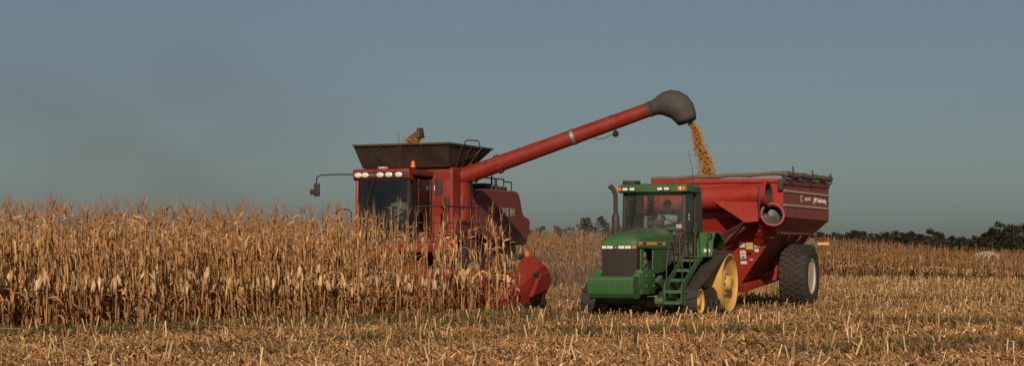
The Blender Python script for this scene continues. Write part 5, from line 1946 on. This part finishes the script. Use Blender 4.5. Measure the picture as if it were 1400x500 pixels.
# ------------------------------------------------------------------ distant trees, stone mound
def make_tree(px, d, top_px, wid_px, seed, label, group=None, col=(.040,.036,.018), nleaf=1500, low=0.15, leaf=.36):
    rng = np.random.default_rng(seed)
    x = (px-700)/FPX*d
    z0 = float(gz(x, d))
    H = CAMH + (346-top_px)*d/FPX - z0
    Wd = wid_px*d/FPX/2
    r = empty('tree', (x, d, z0), rng.uniform(0, 6.28))
    tag(r, label, 'tree', group)
    q = QB()
    V, F = tube_np([(0,0,-.2),(.05,.02,H*.2),(.1,-.05,H*.45),(.05,.05,H*.8)], [H*.026,H*.021,H*.014,H*.004], 7)
    q.add(V, F, (.09,.065,.045))
    limbs = []
    for k in range(7):
        a = rng.uniform(0, 6.28); zz = H*rng.uniform(.18, .55)
        e = np.array([math.cos(a)*Wd*.7, math.sin(a)*Wd*.7, zz + H*rng.uniform(.1, .3)])
        V, F = tube_np([(0,0,zz), e*.5 + np.array([0,0,zz*.5+.1]), e], [H*.010,H*.007,H*.003], 5)
        q.add(V, F, (.09,.065,.045)); limbs.append(e)
    V, F, C = q.done()
    bulk('trunk', V, F, C, M['litter'], r)
    q = []
    ncl = 34
    cl = []
    for k in range(ncl):
        f = rng.random()
        zz = H*(low + (1-low-.04)*f)
        env = math.sin(math.pi*min(1, max(.0, .14+.80*f)))**.7
        a = rng.uniform(0, 6.28); rr = Wd*env*math.sqrt(rng.random())*.85
        cl.append((math.cos(a)*rr, math.sin(a)*rr, zz, rng.uniform(.55, 1.1)*H*.11, rng.uniform(.65, 1.35)))
    cl.append((0,0,H*.93,H*.08,1.1))
    n = nleaf
    idx = rng.integers(0, len(cl), n)
    cc = np.array(cl)[idx]
    dirs = rng.normal(0, 1, (n, 3)); dirs /= np.linalg.norm(dirs, axis=1)[:, None]
    rad = cc[:, 3]*rng.random(n)**.45
    P = cc[:, :3] + dirs*rad[:, None]*np.array([1.15,1.15,.85])
    a = rng.normal(0, 1, (n, 3)); a /= np.linalg.norm(a, axis=1)[:, None]
    b = np.cross(a, rng.normal(0, 1, (n, 3))); b /= np.linalg.norm(b, axis=1)[:, None]
    sz = leaf*rng.uniform(.6, 1.3, n)[:, None]
    V = np.stack([P - a*sz*.6, P - b*sz*.35, P + a*sz*.6, P + b*sz*.35], 1).reshape(-1, 3)
    F = np.arange(n*4).reshape(-1, 4)
    C = np.repeat(np.array(col)[None]*(cc[:, 4]*rng.uniform(.75, 1.25, n))[:, None], 4, 0)
    bulk('crown', V, F, C, M['foliage'], r)
    return r

def make_trees():
    # two loose trees between combine and tractor
    make_tree(801, 300, 297, 26, 41, 'small loose tree left of the two between combine and tractor', col=(.060,.055,.030), nleaf=900, low=.3)
    make_tree(823, 300, 296, 26, 42, 'small loose tree just left of the tractor exhaust stack', col=(.060,.055,.030), nleaf=900, low=.3)
    k = 0
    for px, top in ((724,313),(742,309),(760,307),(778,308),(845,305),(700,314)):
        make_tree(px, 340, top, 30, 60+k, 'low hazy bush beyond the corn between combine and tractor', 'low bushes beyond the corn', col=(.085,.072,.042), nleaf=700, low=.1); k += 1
    line = [(p, t-2, w_) for p, t, w_ in [(1122,319,26),(1140,318,26),(1158,320,24),(1168,316,20),(1182,317,22),(1198,320,22),(1212,319,22),(1226,317,26),(1246,318,24),(1258,321,20),(1273,315,20),(1288,323,24),(1303,325,24),(1318,326,22),(1332,323,22),(1346,320,20)]]
    low_row = line + [(p+9, t+3, w_) for p, t, w_ in line]
    low_row.sort()
    for px, top, w in low_row:
        w *= 1.5
        big = (px == 1273)
        make_tree(px, 380 + (k % 3)*22, top, w, 60+k, 'round topped tree rising highest in the middle of the right treeline' if big else 'dark low tree in the distant treeline right of the cart',
                  None if big else 'dark trees of the right treeline', nleaf=2000, low=.02); k += 1
    for px, top, w in ((1356,314,22),(1370,307,34),(1386,311,26),(1402,309,30),(1424,306,34),(1450,309,34),(1480,312,34),(1362,315,26),(1378,313,30),(1394,314,30)):
        w *= 1.6
        top -= 3
        make_tree(px, 330 + (k % 2)*18, top, w, 60+k, 'tall dark tree in the clump at the right border', 'tall trees at the right border', nleaf=2600, low=.02, leaf=.36); k += 1
make_trees()

def make_mound():
    d = 262.0
    x0 = (1352-700)/FPX*d
    z0 = float(gz(x0, d))
    rng = np.random.default_rng(5)
    b = MB()
    secs = []
    for i in range(25):
        t = i/24
        xx = -3.9 + 7.8*t
        env = max(0, math.sin(math.pi*t))**.7*(1-.25*t)
        secs.append([(xx, -2.2+4.4*j/10, -.1 + env*3.15*max(0, math.sin(math.pi*j/10))**.8 + (rng.normal(0,.05) if 0 < j < 10 else 0)) for j in range(11)])
    b.loft(secs, cap=False, closed=False)
    o = b.build('stone_pile', M['mound'], None, 60)
    o.location = (x0, d, z0)
    tag(o, 'low white pile beyond the corn below the right treeline', 'pile')
make_mound()

# ------------------------------------------------------------------ dust thrown up by the header
def make_dust(loc, scale, dens, colour, label):
    m = bpy.data.materials.new('field_dust')
    m.use_nodes = True
    nt = m.node_tree
    nt.nodes.clear()
    out = nt.nodes.new('ShaderNodeOutputMaterial')
    pv = nt.nodes.new('ShaderNodeVolumePrincipled')
    pv.inputs['Color'].default_value = (*colour, 1)
    pv.inputs['Anisotropy'].default_value = 0.2
    tc = nt.nodes.new('ShaderNodeTexCoord')
    ln = nt.nodes.new('ShaderNodeVectorMath'); ln.operation = 'LENGTH'
    nt.links.new(tc.outputs['Object'], ln.inputs[0])
    fall = nt.nodes.new('ShaderNodeMapRange')
    fall.interpolation_type = 'SMOOTHSTEP'
    fall.inputs['From Min'].default_value = 1.0
    fall.inputs['From Max'].default_value = 0.1
    nt.links.new(ln.outputs['Value'], fall.inputs['Value'])
    no = nt.nodes.new('ShaderNodeTexNoise')
    no.inputs['Scale'].default_value = 2.2
    no.inputs['Detail'].default_value = 3
    nt.links.new(tc.outputs['Object'], no.inputs['Vector'])
    mr = nt.nodes.new('ShaderNodeMapRange')
    mr.inputs['From Min'].default_value = 0.35
    mr.inputs['From Max'].default_value = 0.7
    mr.inputs['To Max'].default_value = dens
    nt.links.new(no.outputs['Fac'], mr.inputs['Value'])
    mu = nt.nodes.new('ShaderNodeMath'); mu.operation = 'MULTIPLY'
    nt.links.new(fall.outputs[0], mu.inputs[0]); nt.links.new(mr.outputs[0], mu.inputs[1])
    nt.links.new(mu.outputs[0], pv.inputs['Density'])
    nt.links.new(pv.outputs[0], out.inputs['Volume'])
    b = MB()
    secs = []
    for k in range(1, 12):
        f = math.pi*k/12
        secs.append([(math.sin(f)*math.cos(t), math.sin(f)*math.sin(t), -math.cos(f)) for t in [2*math.pi*j/20 for j in range(20)]])
    b.loft(secs)
    o = b.build('dust_cloud', m, None, 60)
    o.location = loc
    o.rotation_euler = (0, 0, HEAD_RZ)
    o.scale = scale
    tag(o, label, 'dust', kind='stuff')
make_dust(to_world(COMB, (-4.5, 4.6, 1.0)), (6.5, 2.6, 2.0), .26, (0.75, 0.60, 0.45), 'thin brown dust hanging behind the header beside the tractor')
make_dust((-16, 78, 7.0), (16, 13, 8.0), .030, (0.42, 0.33, 0.26), 'faint brown dust plume drifting left above the standing corn')
